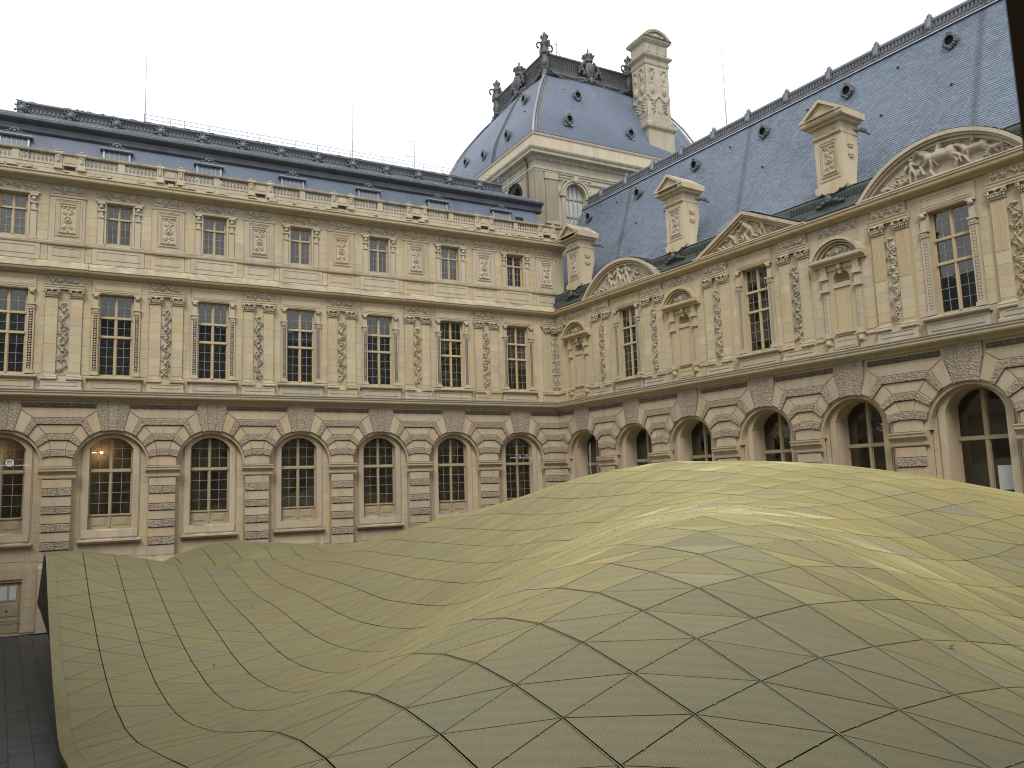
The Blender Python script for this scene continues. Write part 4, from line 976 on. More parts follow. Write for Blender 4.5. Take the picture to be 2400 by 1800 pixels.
def aedicule_mesh():
    m = MB()
    for s in (-1, 1):
        c = s*.86
        m.box(c-.12, c+.12, -.09, .02, 13.25, 15.15); m.box(c-.17, c+.17, -.15, .02, 13.05, 13.24); m.box(c-.15, c+.15, -.12, .02, 15.15, 15.22)
        m.box(c-.21, c+.21, -.20, .02, 15.22, 15.34); m.box(c-.14, c+.14, -.12, .02, 15.34, 15.8); m.box(c-.2, c+.2, -.22, .02, 15.8, 16.0); m.box(c-.16, c+.16, -.16, .02, 16.0, 16.45)
        m.box(c-.13, c+.13, -.18, .02, 12.62, 12.98); m.blob((c, -.16, 12.72), (.12, .10, .12), 8, 5); m.box(c-.2, c+.2, -.22, .02, 12.96, 13.05); m.box(c-.1, c+.1, -.1, .02, 12.35, 12.62)
    m.box(-.72, .72, -.05, .02, 16.20, 16.45); m.blob((0, -.14, 16.32), (.13, .12, .18), 8, 5); m.box(-.07, .07, -.13, .02, 15.98, 16.2)
    m.extr([(.02, 16.46), (-.20, 16.46), (-.22, 16.54), (-.42, 16.60), (-.45, 16.66), (-.45, 16.74), (-.40, 16.78), (.02, 16.80)], -1.42, 1.42)
    # segmental pediment ring
    def ring(hw, rise, w, v0, v1):
        o = seg_poly(hw, 0, 16.78, rise, 12)[2:]; i_ = seg_poly(hw-w*1.6, 0, 16.78, rise-w, 12)[2:]; k = len(o)
        m.add([(p[0], v0, p[1]) for p in o]+[(p[0], v0, p[1]) for p in i_]+[(p[0], v1, p[1]) for p in o]+[(p[0], v1, p[1]) for p in i_],
              [(a, a+1, k+a+1, k+a) for a in range(k-1)]+[(a+1, a, 2*k+a, 2*k+a+1) for a in range(k-1)]+[(k+a, k+a+1, 3*k+a+1, 3*k+a) for a in range(k-1)])
    ring(1.42, .92, .13, -.44, .02); ring(1.20, .76, .07, -.34, .02); ring(1.0, .64, .05, -.22, .02)
    m.box(-.42, .42, -.06, .02, 13.02, 13.2); m.box(-.50, .50, -.12, .02, 13.35 if 0 else 13.12, 13.22)
    m.box(-.62, .62, -.06, .02, 12.40, 12.92); m.box(-.44, .44, -.08, -.061, 12.5, 12.54); m.box(-.44, .44, -.08, -.061, 12.78, 12.82)
    m.box(-.48, .48, -.012, .03, 15.34, 15.57)
    m.extr([(.02, 12.26), (-.14, 12.26), (-.14, 12.34), (.02, 12.36)], -1.55, 1.55)
    m.extr([(.02, 12.86), (-.05, 12.86), (-.07, 12.92), (.02, 12.98)], -1.55, 1.55)
    return m.mesh('niche_surround', STONE)
for i, c in enumerate(NIC):
    n_ = inst('niche', cached('ni', niche_mesh), RW, (c, 0, 0)); inst('niche_surround', cached('nis', aedicule_mesh), RW, (c, 0, 0))
    inst('carved_tympanum', cached('nty', lambda: carve('carved_tympanum', 1.5, .52, frieze_prims(1.2, .42, 9, .09, .3)+[('e', 0, .2, .1, .22, .14, 0)], .028, mask=lambda X, Z: Z < .52-.8*X*X)), RW, (c, -.10, 16.84))
    for s in (-1, 1): inst('carved_strip', cached('nst', lambda: carve('carved_strip', .18, 1.85, beads(.18, 1.85, .11, .035), .018)), RW, (c+s*.86, -.091, 13.28))
    inst('carved_frieze', cached('nfr', lambda: carve('carved_frieze', 2.2, .46, frieze_prims(2.1, .46, 12, .12, .36), .03)), RW, (c, -.02, 17.95))
    stR.area(c-1.62, c-1.10, 13.1, 17.9, 0, .5, .9) if i else None; stR.area(c+1.10, c+1.60, 13.1, 17.9, 0, .5, .9)
for i, p in enumerate(RP[1:-1]):
    pilaster_pair(RW, p, i+3, flute=(p > 24))
    stR.area(p-.86, p-.29, 13.2, 17.18 if p < 24 else 15.0, -.11, .51, .9, .008); stR.area(p+.29, p+.86, 13.2, 17.18 if p < 24 else 15.0, -.11, .51, .9, .008)
corner_pil(RW, 1)
m = MB(); m.extr([(.1, 18.42), (-.10, 18.42), (-.14, 18.46), (-.22, 18.50), (-.40, 18.54), (-.44, 18.60), (-.44, 18.70), (-.50, 18.74), (-.50, 18.80), (-.1, 18.86), (.1, 18.88)], -.45, V1)
m.build('second_cornice', STONE, RW)
# pediments
def seg_ring(m, hw, z, rise, w, v0, v1, n=26):
    o = seg_poly(hw, 0, z, rise, n)[2:]; r0 = (hw*hw+rise*rise)/(2*rise); cz = z+rise-r0
    i_ = [(p[0]*(r0-w)/r0, cz+(p[1]-cz)*(r0-w)/r0) for p in o]; k = len(o)
    m.add([(p[0], v0, p[1]) for p in o]+[(p[0], v0, p[1]) for p in i_]+[(p[0], v1, p[1]) for p in o]+[(p[0], v1, p[1]) for p in i_],
          [(a, a+1, k+a+1, k+a) for a in range(k-1)]+[(a+1, a, 2*k+a, 2*k+a+1) for a in range(k-1)]+[(k+a, k+a+1, 3*k+a+1, 3*k+a) for a in range(k-1)])
def tri_ring(m, hw, z, rise, w, v0, v1):
    o = [(-hw, z), (0, z+rise), (hw, z)]; L = math.hypot(hw, rise); dz = w*L/hw
    for s in (-1, 1):
        q = [(s*hw, z), (0, z+rise), (0, z+rise-dz), (s*(hw-dz*hw/rise), z)]
        m.prism(q, v0, v1)
def horse_prims(cx, cz, s, k=1.0, h=.26):
    P = lambda x, z: (cx+s*x*k, cz+z*k)
    def c(x0, z0, x1, z1, r0, r1, hh=h): a = P(x0, z0); b = P(x1, z1); return ('c', a[0], a[1], b[0], b[1], r0*k, r1*k, hh)
    return [('e', *P(0, .62), .42*k, .21*k, h*1.2, 0), ('e', *P(.32, .62), .22*k, .24*k, h*1.15, 0), ('e', *P(-.36, .64), .2*k, .2*k, h*1.15, 0),
            c(-.42, .74, -.74, .98, .13, .09), c(-.72, .98, -.92, .80, .10, .05), c(-.64, 1.0, -.60, 1.12, .03, .02), c(-.36, .55, -.64, .42, .09, .055), c(-.64, .42, -.58, .16, .05, .04),
            c(-.28, .5, -.34, .2, .09, .05), c(-.34, .2, -.26, 0, .05, .04), c(.34, .5, .52, .26, .11, .06), c(.52, .26, .42, .02, .05, .04), c(.42, .5, .74, .3, .10, .05), c(.74, .3, .86, .06, .05, .035),
            c(.50, .72, .80, .60, .05, .03), c(-.66, .98, -.44, .86, .06, .07, h*.9)]
def person_prims(cx, cz, s, k=1.0, h=.24, pose=0):
    P = lambda x, z: (cx+s*x*k, cz+z*k)
    def c(x0, z0, x1, z1, r0, r1, hh=h): a = P(x0, z0); b = P(x1, z1); return ('c', a[0], a[1], b[0], b[1], r0*k, r1*k, hh)
    if pose == 0:    # standing child
        return [('e', *P(0, .93), .085*k, .10*k, h*1.15, 0), c(0, .78, 0, .52, .12, .11), c(-.09, .74, -.26, .56, .05, .04), c(-.26, .56, -.20, .76, .04, .035), c(.09, .74, .28, .62, .05, .04), c(.28, .62, .38, .78, .04, .03),
                c(-.05, .48, -.10, .24, .075, .055), c(-.10, .24, -.12, .0, .05, .035), c(.06, .48, .14, .26, .075, .055), c(.14, .26, .08, .02, .05, .035), ('e', *P(.22, .38), .10*k, .22*k, h*.5, .3)]
    if pose == 1:    # kneeling, bending
        return [('e', *P(-.24, .80), .085*k, .095*k, h*1.15, 0), c(-.14, .68, .12, .46, .12, .13), c(-.16, .66, -.36, .44, .05, .04), c(-.36, .44, -.50, .54, .04, .03), c(.14, .42, -.10, .26, .09, .07), c(-.10, .26, -.02, .02, .06, .04), c(.18, .40, .22, .14, .09, .06), c(.22, .14, .46, .05, .055, .04), c(-.04, .74, .24, .86, .05, .03)]
    return [('e', *P(-.42, .34), .085*k, .09*k, h*1.1, 0), c(-.30, .28, .0, .18, .11, .11), c(.0, .18, .30, .26, .08, .06), c(.30, .26, .56, .06, .055, .035), c(-.28, .22, -.46, .06, .045, .035), c(-.2, .32, .02, .44, .04, .03), c(.0, .12, .4, .08, .08, .05)]   # reclining
def foliage(x0, x1, z0, z1, n, seed, h=.13):
    r = random.Random(seed); o = []
    for _ in range(n): o += leaf(r.uniform(x0, x1), r.uniform(z0, z1), r.uniform(.14, .3), r.uniform(.03, .05), r.uniform(0, 6.3), h*r.uniform(.6, 1.1))
    return o
def rider_scene():
    p = horse_prims(.15, .02, 1, 1.32, .30); p += [('c', .05, 1.02, .22, 1.38, .13, .11, .30), ('e', .16, 1.60-.03, .11, .12, .32, 0), ('c', .2, 1.3, -.12, 1.14, .055, .045, .3), ('c', .26, 1.32, .62, 1.46, .05, .04, .28), ('c', .1, 1.0, -.08, .66, .1, .06, .32), ('c', -.08, .66, .0, .42, .06, .04, .3), ('c', .3, 1.4, .9, 1.25, .05, .10, .16)]
    p += horse_prims(1.55, .05, 1, .98, .24)+[('c', 1.5, .95, 1.56, 1.18, .1, .09, .26), ('e', 1.5, 1.30-.04, .085, .09, .27, 0)]
    p += person_prims(-1.12, .04, 1, 1.08, .26, 0)+person_prims(-1.62, .02, -1, .78, .22, 2)+person_prims(-2.15, .0, 1, .62, .2, 2)
    p += horse_prims(2.35, 0.0, -1, .62, .2)+person_prims(2.85, .0, -1, .55, .18, 2)
    p += [('e', -2.5, .16, .22, .15, .2, 0)]+foliage(-2.6, -1.4, .05, .55, 16, 3)+foliage(1.9, 3.0, .05, .5, 16, 5)+foliage(-1.0, -.6, .6, 1.2, 10, 8, .08)
    return p
def putti_scene(tri):
    if tri:
        p = person_prims(.10, .05, 1, 1.42, .28, 1)+person_prims(1.08, .03, -1, .98, .26, 0)+person_prims(-1.0, .03, 1, .95, .26, 1)+person_prims(-1.85, .0, 1, .62, .2, 2)
        return p+foliage(-2.8, -1.5, .03, .35, 18, 4)+foliage(1.5, 2.8, .03, .4, 22, 6)+foliage(-.5, .6, .3, 1.0, 14, 9, .08)+scroll(.6, .25, .2, 0, 1, 1.2, .04, .16)+scroll(-.45, .25, .2, 2, -1, 1.2, .04, .16)
    p = person_prims(-.15, .1, 1, 1.35, .28, 0)+person_prims(.62, .08, -1, 1.25, .28, 0)+person_prims(-1.05, .04, 1, 1.12, .26, 0)+person_prims(-1.75, .02, 1, .8, .22, 2)+person_prims(1.35, .03, -1, .85, .24, 1)
    return p+foliage(-2.9, -1.6, .03, .4, 18, 14)+foliage(1.5, 2.9, .03, .5, 24, 16)+[('c', -.6, .9, .2, 1.1, .08, .06, .2)]
for i, (c, kind) in enumerate(((7.51, 'seg'), (17.75, 'tri'), (28.05, 'seg'))):
    hw = 3.68; rise = 1.85; zb = 18.82
    m = MB()
    if kind == 'seg':
        seg_ring(m, hw, zb, rise, .16, -.52, .9); seg_ring(m, hw-.17, zb, rise-.16, .10, -.42, .5); seg_ring(m, hw-.28, zb, rise-.27, .14, -.28, .5); seg_ring(m, hw-.45, zb, rise-.42, .07, -.16, .4)
        lim = seg_poly(hw-.45, 0, 0, rise-.42, 20); r0 = ((hw-.4)**2+(rise-.4)**2)/(2*(rise-.4)); mask = (lambda X, Z, r0=r0, t=rise-.4: (X**2+(Z-(t-r0)+.02)**2) < r0*r0)
        m.prism(seg_poly(hw-.3, 18.84, zb+.02, rise-.3, 20)[2:], -.10, .9)
    else:
        tri_ring(m, hw+.02, zb, rise-.02, .17, -.52, .9); tri_ring(m, hw-.36, zb, rise-.21, .10, -.42, .5); tri_ring(m, hw-.60, zb, rise-.33, .12, -.28, .5)
        mask = (lambda X, Z, t=rise-.5, w=hw-.9: Z < t*(1-np.abs(X)/w))
        m.prism([(-hw+.5, zb+.02), (hw-.5, zb+.02), (0, zb+rise-.27)], -.10, .9)
    m.extr([(.1, 18.80), (-.48, 18.80), (-.53, 18.84), (-.50, 18.90), (-.30, 18.93), (.1, 18.95)], -hw-.05, hw+.05)
    pe = m.build('pediment', STONE_PALE, RW, (c, 0, 0))
    pe['label'] = ('curved pediment carved with three standing putti', 'triangular pediment carved with bending putti', 'wide curved pediment carved with a rider on horseback')[i]
    sc_ = rider_scene() if i == 2 else putti_scene(kind == 'tri')
    inst('carved_relief', carve('carved_relief', 2*(hw-.5), rise-.42, sc_, .026, mask=mask, depth=.95), pe, (0, -.105, 18.95))
    # lead covering with scalloped edge
    m = MB(); n = 26
    for k in range(n):
        t = (k+.5)/n*2-1
        if kind == 'seg': P = seg_poly(hw-.05, 0, zb, rise+.02, n)[2:]; a, b = P[k], P[k+1]
        else: x0, x1 = -hw+2*hw*k/n, -hw+2*hw*(k+1)/n; a = (x0, zb+rise*(1-abs(x0)/hw)); b = (x1, zb+rise*(1-abs(x1)/hw))
        m.add([(a[0], -.50, a[1]+.012), (b[0], -.50, b[1]+.012), (b[0], 1.0, b[1]+.05), (a[0], 1.0, a[1]+.05)], [(0, 1, 2, 3)])
        if (b[0] > 0.4): m.blob(((a[0]+b[0])/2, -.1, (a[1]+b[1])/2+.05), (.10, .3, .035), 6, 4); m.blob(((a[0]+b[0])/2, .5, (a[1]+b[1])/2+.06), (.10, .3, .06), 6, 4)
    m.build('lead_cover', LEAD, pe)
# gutter of the slate roof
GSEG = [(-1.2, 3.80), (11.20, 14.05), (21.45, 24.35), (31.75, V1)]
MB().box(-1.2, V1, 1.0, 1.6, 18.7, 20.055).build('gutter_back', PATINA, RW)
MB().extr([(.99, 18.9), (-.04, 18.95), (-.06, 19.2), (-.05, 19.42), (.02, 19.5), (.06, 19.9), (.16, 20.02), (.3, 20.08), (.99, 20.06)], -1.2, V1).build('lead_gutter', PATINA, RW)
for ga, gb in GSEG: MB().extr([(-.03, 18.86), (-.30, 18.88), (-.34, 18.95), (-.24, 19.02), (-.16, 19.2), (-.14, 19.40), (-.03, 19.46)], ga, gb).build('gutter_apron', PATINA, RW)
MB().extr([(.12, 20.05), (.10, 20.09), (.30, 20.13), (1.5, 20.11), (1.5, 20.05)], -1.2, V1).build('gutter_edge', WHITE_FLASH, RW)
m = MB()
for k in range(int(V1/.16)):
    if any(ga-1.2 < .08+k*.16 < gb+1.0 for ga, gb in GSEG): m.box(.08+k*.16, .14+k*.16, -.04, .05, 19.52, 19.84)
m.build('gutter_fluting', PATINA, RW, kind='stuff')
# slate slope: z = 17.8 + sqrt(3) * (v - .3)
T3 = math.tan(R_(61)); ZB = 17.75
def rv(z): return .3+(z-ZB)/T3
RU0 = -4.48; ZR = 29.55
m = MB(); m.add([(RU0, rv(19.2), 19.2), (V1, rv(19.2), 19.2), (V1, rv(ZR), ZR), (RU0, rv(ZR), ZR), (RU0, 14, 19.2), (V1, 14, 19.2)], [(0, 1, 2, 3), (3, 2, 5, 4), (0, 3, 4), (1, 5, 2)])
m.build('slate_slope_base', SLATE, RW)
ws, hs = .23, .155; du = math.hypot(1, T3); rows = int((ZR-19.9)/(hs*T3/du))
nrm = Vector((0, -T3/du, 1/du)); upv = Vector((0, 1/du, T3/du))
sl_me = MB().add([(-.5*ws+.004, -.0, 0), (.5*ws-.004, 0, 0), (.5*ws-.004, .3, 0), (-.5*ws+.004, .3, 0)], [(0, 1, 2, 3)])
allV = []; allF = []; allR = []; ind = []
for j in range(rows):
    d = 19.9/1.0
    base = Vector((0, rv(19.9), 19.9))+upv*(j*hs)
    n_ = int((V1-RU0)/ws)
    for i in range(n_):
        u = RU0+ws*(i+.5+(.5 if j % 2 else 0))
        if u > V1-.1: continue
        lift = .014+random.uniform(0, .008); b0 = base+nrm*lift+upv*random.uniform(-.006, .006); b1 = base+upv*(hs*1.02)+nrm*.002
        q = [Vector((u-ws/2+.005, b0.y, b0.z)), Vector((u+ws/2-.005, b0.y, b0.z)), Vector((u+ws/2-.005, b1.y, b1.z)), Vector((u-ws/2+.005, b1.y, b1.z)),
             Vector((u-ws/2+.005, base.y, base.z)), Vector((u+ws/2-.005, base.y, base.z))]
        if 28.3 < u < 33.2 and 22.2 < base.z < 24.8 and len(ind) < 290: ind.append((u, j, b0, b1)); continue
        o = len(allV); allV += [tuple(x) for x in q]; allF += [(o, o+1, o+2, o+3), (o+4, o+5, o+1, o)]; r = random.random(); allR += [r, r]
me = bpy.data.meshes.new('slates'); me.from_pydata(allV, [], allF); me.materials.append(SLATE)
at = me.attributes.new('rnd', 'FLOAT', 'FACE'); at.data.foreach_set('value', allR)
inst('slates', me, RW, kind='stuff')
tilt = math.atan2(T3, 1)
one = bpy.data.meshes.new('roof_slate'); w2 = ws/2-.005
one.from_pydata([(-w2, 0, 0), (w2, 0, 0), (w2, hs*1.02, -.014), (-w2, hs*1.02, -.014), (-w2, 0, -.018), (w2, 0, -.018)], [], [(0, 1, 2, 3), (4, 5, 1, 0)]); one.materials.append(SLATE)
for u, j, b0, b1 in ind:
    o = inst('roof_slate', one, RW, (u, b0.y, b0.z)); o.rotation_euler = (tilt, 0, 0)
# ridge
m = MB(); vr = rv(ZR)
m.extr([(vr+1.2, 29.3), (vr-.38, 29.02), (vr-.42, 29.10), (vr-.30, 29.20), (vr-.22, 29.28), (vr-.12, 29.62), (vr-.22, 29.70), (vr-.24, 29.80), (vr-.05, 29.98), (vr+.2, 30.05), (vr+.6, 29.98), (vr+1.2, 29.6)], RU0, V1)
for k in range(int((V1-RU0)/.2)): u = RU0+.1+k*.2; m.box(u-.045, u+.045, vr-.26, vr-.12, 29.34, 29.62)
m.build('lead_ridge', LEAD, RW)
m = MB(); m.extr([(vr-.2, 28.98), (vr-.47, 28.94), (vr-.45, 28.99), (vr-.3, 29.06), (vr-.2, 29.06)], RU0, V1); m.build('ridge_flashing', WHITE_FLASH, RW)
fin = MB().box(-.14, .14, vr-.36, vr-.1, 29.0, 29.9).lathe([(.16, 29.9), (.2, 29.98), (.12, 30.03), (.15, 30.08), (.12, 30.16), (.02, 30.28)], (0, vr-.1, 0), 8).blob((0, vr-.38, 29.42), (.12, .1, .18), 7, 5).blob((0, vr-.36, 29.12), (.13, .1, .1), 7, 5).mesh('ridge_finial', LEAD, True)
for k in range(14): inst('ridge_finial', fin, RW, (.5+2.99*k-2.6, 0, 0))
# oculus vents and small vents
def oculus_mesh():
    m = MB(); n = 16
    def ring(r, tr, v0, z0=0):
        for k in range(n):
            a = 2*math.pi*k/n; m.blob((r*math.cos(a), v0, z0+r*1.12*math.sin(a)), (tr*1.15, tr, tr*1.15), 6, 4)
    ring(.34, .085, -.42); ring(.42, .06, -.34)
    m.lathe([(.40, 0), (.40, .9)], (0, 0, 0), 14)
    m.v = m.v[:]; return m
def oculus(wing, u, z, s=1.0, name='oculus_vent'):
    y = rv(z)
    m = MB(); n = 16
    for k in range(n):
        a = 2*math.pi*k/n; m.blob((.36*math.cos(a), -.40, .40*math.sin(a)), (.10, .09, .10), 6, 4); m.blob((.44*math.cos(a), -.30, .48*math.sin(a)), (.08, .07, .08), 6, 4)
    vs = []; 
    for k in range(n): a = 2*math.pi*k/n; vs += [(.44*math.cos(a), -.38, .48*math.sin(a)), (.46*math.cos(a), .6, .50*math.sin(a)+.05)]
    m.add(vs, [(2*k, 2*k+1, (2*k+3) % (2*n), (2*k+2) % (2*n)) for k in range(n)])
    for s_ in (-1, 1): m.blob((s_*.42, -.32, -.1), (.1, .1, .18), 6, 4)
    m.blob((0, -.42, .56), (.10, .09, .14), 7, 5); m.blob((0, -.40, -.52), (.16, .09, .08), 7, 5); m.blob((-.1, -.38, -.42), (.1, .08, .08), 6, 4); m.blob((.14, -.38, .5), (.1, .07, .06), 6, 4); m.blob((-.14, -.38, .5), (.1, .07, .06), 6, 4)
    return m
om = oculus(None, 0, 20).mesh('oculus_vent', LEAD, True)
dk = MB(); dk.lathe([(.33, -.02), (.33, 0)], n=14); dkm = MB(); 
vs = [(.34*math.cos(2*math.pi*k/14), -.28, .38*math.sin(2*math.pi*k/14)) for k in range(14)]; dkm.add(vs, [tuple(range(14))]); dkm = dkm.mesh('vent_opening', DARK)
skirt = MB().add([(-.5, -.30, -.62), (.55, -.30, -.62), (.5, .0, .0), (-.5, .0, .0), (-.5, -.2, -.64), (.55, -.2, -.64)], [(0, 1, 2, 3), (0, 4, 5, 1)]).mesh('vent_flashing', ZINC)
for k, u in enumerate((-2.45, 3.35, 9.10, 14.86, 20.62, 26.32, 32.1)):
    o = inst('oculus_vent', om, RW, (u, rv(27.6), 27.6), (.76, .9, .76)); inst('vent_opening', dkm, o); inst('vent_flashing', skirt, o)
sm = MB().blob((0, -.06, 0), (.09, .10, .06), 6, 4).mesh('slate_vent', ZINC_DARK)
for u, z in ((23.44, 27.7), (26.83, 24.74), (23.25, 24.72), (15.65, 24.79), (11.89, 27.87), (17.82, 27.82), (4.48, 24.79), (.6, 27.9), (7.4, 24.7), (19.6, 24.75), (30.2, 24.7), (8.9, 22.4), (20.8, 22.4)): inst('slate_vent', sm, RW, (u, rv(z), z))
# pedimented stone stacks standing in the gutter
def stack_mesh():
    m = MB()
    m.prism([(-.86, 20.22), (-.80, 20.12), (-.62, 20.05), (-.48, 20.10), (-.34, 19.98), (0, 19.90), (.34, 19.98), (.48, 20.10), (.62, 20.05), (.80, 20.12), (.86, 20.22), (.86, 20.42), (-.86, 20.42)], -.02, .9)
    m.box(-.80, .80, .04, .95, 20.42, 20.50); m.box(-.76, .76, .08, .98, 20.50, 22.85)
    # shoulders swelling to the rear on the flank
    m.add([(.74, .3, 20.5), (.74, 1.0, 20.6), (.74, 1.35, 22.1), (.74, 1.30, 22.85), (.74, .3, 22.85), (-.74, .3, 20.5), (-.74, 1.0, 20.6), (-.74, 1.35, 22.1), (-.74, 1.30, 22.85), (-.74, .3, 22.85)], [(0, 1, 2, 3, 4), (9, 8, 7, 6, 5), (1, 6, 7, 2), (2, 7, 8, 3)])
    for z in (21.75, 22.25): m.box(.76, .86, .45, .85, z, z+.26); m.box(.76, .83, .5, .8, z-.1, z)
    m.extr([(1.4, 22.85), (.0, 22.85), (-.04, 22.90), (.0, 22.95), (.04, 22.97), (.04, 23.36), (-.06, 23.40), (-.10, 23.46), (-.06, 23.50), (-.30, 23.56), (-.38, 23.62), (-.38, 23.74), (-.44, 23.78), (-.44, 23.84), (1.5, 23.9)], -.78, .78)
    m.extr([(1.45, 23.52), (-.32, 23.54), (-.38, 23.62), (-.38, 23.74), (-.44, 23.78), (-.44, 23.85), (1.5, 23.86)], -1.16, 1.16)
    m.box(-.98, .98, -.14, 1.4, 23.40, 23.53)
    tri_ring(m, 1.16, 23.85, .80, .14, -.44, 1.5); m.prism([(-1.0, 23.86), (1.0, 23.86), (0, 24.5)], -.26, 1.48)
    tri_ring(m, .72, 23.93, .44, .05, -.29, -.2)
    for x0, x1, z0, z1 in ((-.56, -.50, 20.68, 22.66), (.50, .56, 20.68, 22.66), (-.50, .50, 20.68, 20.74), (-.50, .50, 22.60, 22.66)): m.box(x0, x1, .045, .079, z0, z1)
    return m.mesh('pedimented_stack', STONE)
stm = stack_mesh()
for k, c in enumerate((2.35, 12.32, 22.80)):
    o = inst('pedimented_stack', stm, RW, (c, 0, 0)); o['label'] = ('small pedimented stone stack nearest the corner', 'middle pedimented stone stack on the slate roof', 'largest pedimented stone stack next to the rider pediment')[k]
    inst('carved_panel', cached('stp', lambda: carve('carved_panel', .96, 1.84, [q if q[0] != 'x' else q for q in [(p[0], *([p[1]*.9, p[2]*.88+.02]+list(p[3:]))) if p[0] != 'c' else ('c', p[1]*.9, p[2]*.88+.02, p[3]*.9, p[4]*.88+.02, *p[5:]) for p in panel_prims(2)]], .028)), o, (0, .078, 20.75))
    inst('carved_frieze', cached('stf', lambda: carve('carved_frieze', 1.5, .38, frieze_prims(1.4, .36, 3, .06, .4), .03)), o, (0, .038, 22.97))
    MB().blob((0, -.28, 19.6), (.2, .16, .24), 8, 5).blob((0, -.36, 19.5), (.1, .1, .1), 7, 4).blob((-.32, -.22, 19.5), (.2, .1, .12), 7, 4).blob((.32, -.22, 19.5), (.2, .1, .12), 7, 4).blob((-.6, -.2, 19.4), (.22, .08, .09), 7, 4).blob((.6, -.2, 19.4), (.22, .08, .09), 7, 4).blob((0, -.22, 19.85), (.24, .1, .08), 7, 4).build('lion_cartouche', PATINA, o, smooth=True)
    MB().tube([(.7, .9, 23.1), (.95, 1.6, 23.1), (1.0, 2.0, 23.0)], .05, 6).blob((1.0, 1.5, 23.12), (.14, .24, .16), 6, 4).build('iron_tie', LEAD, o)
# safety cables on the slope
MB().tube([(14.1, rv(20.6)-.15, 20.9), (15.2, rv(21.6)-.25, 21.75), (17.0, rv(21.3)-.2, 21.3), (17.6, rv(20.9)-.1, 20.8)], .016, 5).tube([(7.2, rv(21)-.2, 21.1), (8.8, rv(21.8)-.2, 21.9), (10.4, rv(21.5)-.2, 21.5), (11.2, rv(20.6)-.1, 20.6)], .016, 5).build('safety_cable', WHITE_FLASH, RW)
# dark strips down the slope
def strip(u0, z0, u1, z1, w=.16):
    m = MB(); d = .026; A = [(u0, z0), (u1, z1)]
    m.add([(u0-w/2, rv(z0)-d, z0), (u1-w/2, rv(z1)-d, z1), (u1+w/2, rv(z1)-d, z1), (u0+w/2, rv(z0)-d, z0), (u0-w/2, rv(z0), z0), (u1-w/2, rv(z1), z1), (u1+w/2, rv(z1), z1), (u0+w/2, rv(z0), z0)], [(0, 3, 2, 1), (0, 1, 5, 4), (2, 3, 7, 6)]); return m
# interior
MB().box(V0+.6, V1, 2.2, 2.25, 3.3, 18.3).build('interior_screen', ROOM, RW)
m = MB()
for z in (3.5, 11.7, 18.1): m.box(V0+.6, V1, 1.3, 2.2, z, z+.1)
for p in RP[1:]: m.box(p-.05, p+.05, 1.3, 2.2, 3.6, 18.2)
m.build('interior_floors', ROOM, RW)
MB().box(V0+.6, V1, 2.3, 13.5, 0, 18.7).build('rear_volume', STONE_DARK, RW)
if restR.v: restR.build('panes', GLASS, RW, kind='stuff')
stR.build()
MB().box(28.45, 29.2, 1.13, 1.135, 5.72, 6.7).build('paper_notice', BLIND, RW)['label'] = 'white paper notice behind the right-most visible arched window'
for u, z in ((18.15, 7.1), (22.55, 7.25), (28.75, 7.55)):
    pass

# ================================================================== DOMED CORNER PAVILION
TX0, TY0, TW = 1.47, 4.5, 16.6
TX1, TY1 = TX0+TW, TY0+TW; TCX, TCY = TX0+TW/2, TY0+TW/2
PV = empty('domed_pavilion', (TCX, TCY, 0)); tag(PV, 'square corner pavilion with big bulging slate dome and ornate black crest, behind both wings', 'building')
H = TW/2
def sq(mb, prof, h=H):
    """profile [(outward, z)] swept round the square plan of half-width h"""
    n = len(prof); vs = []
    for o, z in prof:
        a = h+o; vs += [(-a, -a, z), (a, -a, z), (a, a, z), (-a, a, z)]
    fs = []
    for i in range(n-1):
        for k in range(4): fs.append((i*4+k, i*4+(k+1) % 4, (i+1)*4+(k+1) % 4, (i+1)*4+k))
    mb.add(vs, fs)
m = MB()
hf = arch_poly(1.02, 25.0, 29.85, 1.02, 14); cx = 5.22-TCX
plate(m, [(-H, 18), (H, 18), (H, 31.6), (-H, 31.6)], [(p[0]+cx, p[1]) for p in hf], -H, .5)
# left flank (faces -X): build in plane, rotated
def flank(mb, fn):
    t = MB(); fn(t)
    mb.add([(v[1], -v[0], v[2]) for v in t.v], t.f)
hl = arch_poly(1.15, 27, 30.2, 1.15, 12); cl = -(7.95-TCY)
flank(m, lambda t: plate(t, [(-H, 18), (H, 18), (H, 31.6), (-H, 31.6)], [(p[0]+cl, p[1]) for p in hl], -H, .5))
m.add([(H, -H, 18), (H, H, 18), (H, H, 31.6), (H, -H, 31.6)], [(0, 1, 2, 3)]); m.add([(H, H, 18), (-H, H, 18), (-H, H, 31.6), (H, H, 31.6)], [(0, 1, 2, 3)])
m.build('pavilion_wall', STONE_TOWER, PV)
m = MB(); sq(m, [(-.3, 31.45), (.02, 31.45), (.10, 31.5), (.10, 31.62), (.16, 31.66), (.16, 31.86), (.04, 31.9), (.04, 32.36), (.12, 32.42), (.16, 32.52), (.24, 32.56), (.26, 32.62), (.62, 32.72), (.66, 32.76), (.66, 32.96), (.74, 33.02), (.80, 33.14), (.80, 33.22), (.3, 33.34), (-.3, 33.4)])
m.build('pavilion_cornice', STONE_TOWER, PV)
m = MB()
for k in range(56):
    x = -H+.2+k*.297
    m.box(x, x+.16, -H-.22, -H-.1, 32.42, 32.56); m.box(-H-.22, -H-.1, x, x+.16, 32.42, 32.56)
m.build('dentils', STONE_TOWER, PV, kind='stuff')
m = MB(); sq(m, [(-.3, 33.3), (.16, 33.34), (.16, 34.40), (.24, 34.46), (.28, 34.56), (.28, 34.62), (.18, 34.68), (-.4, 34.72)]); m.build('parapet', STONE_PALE, PV)
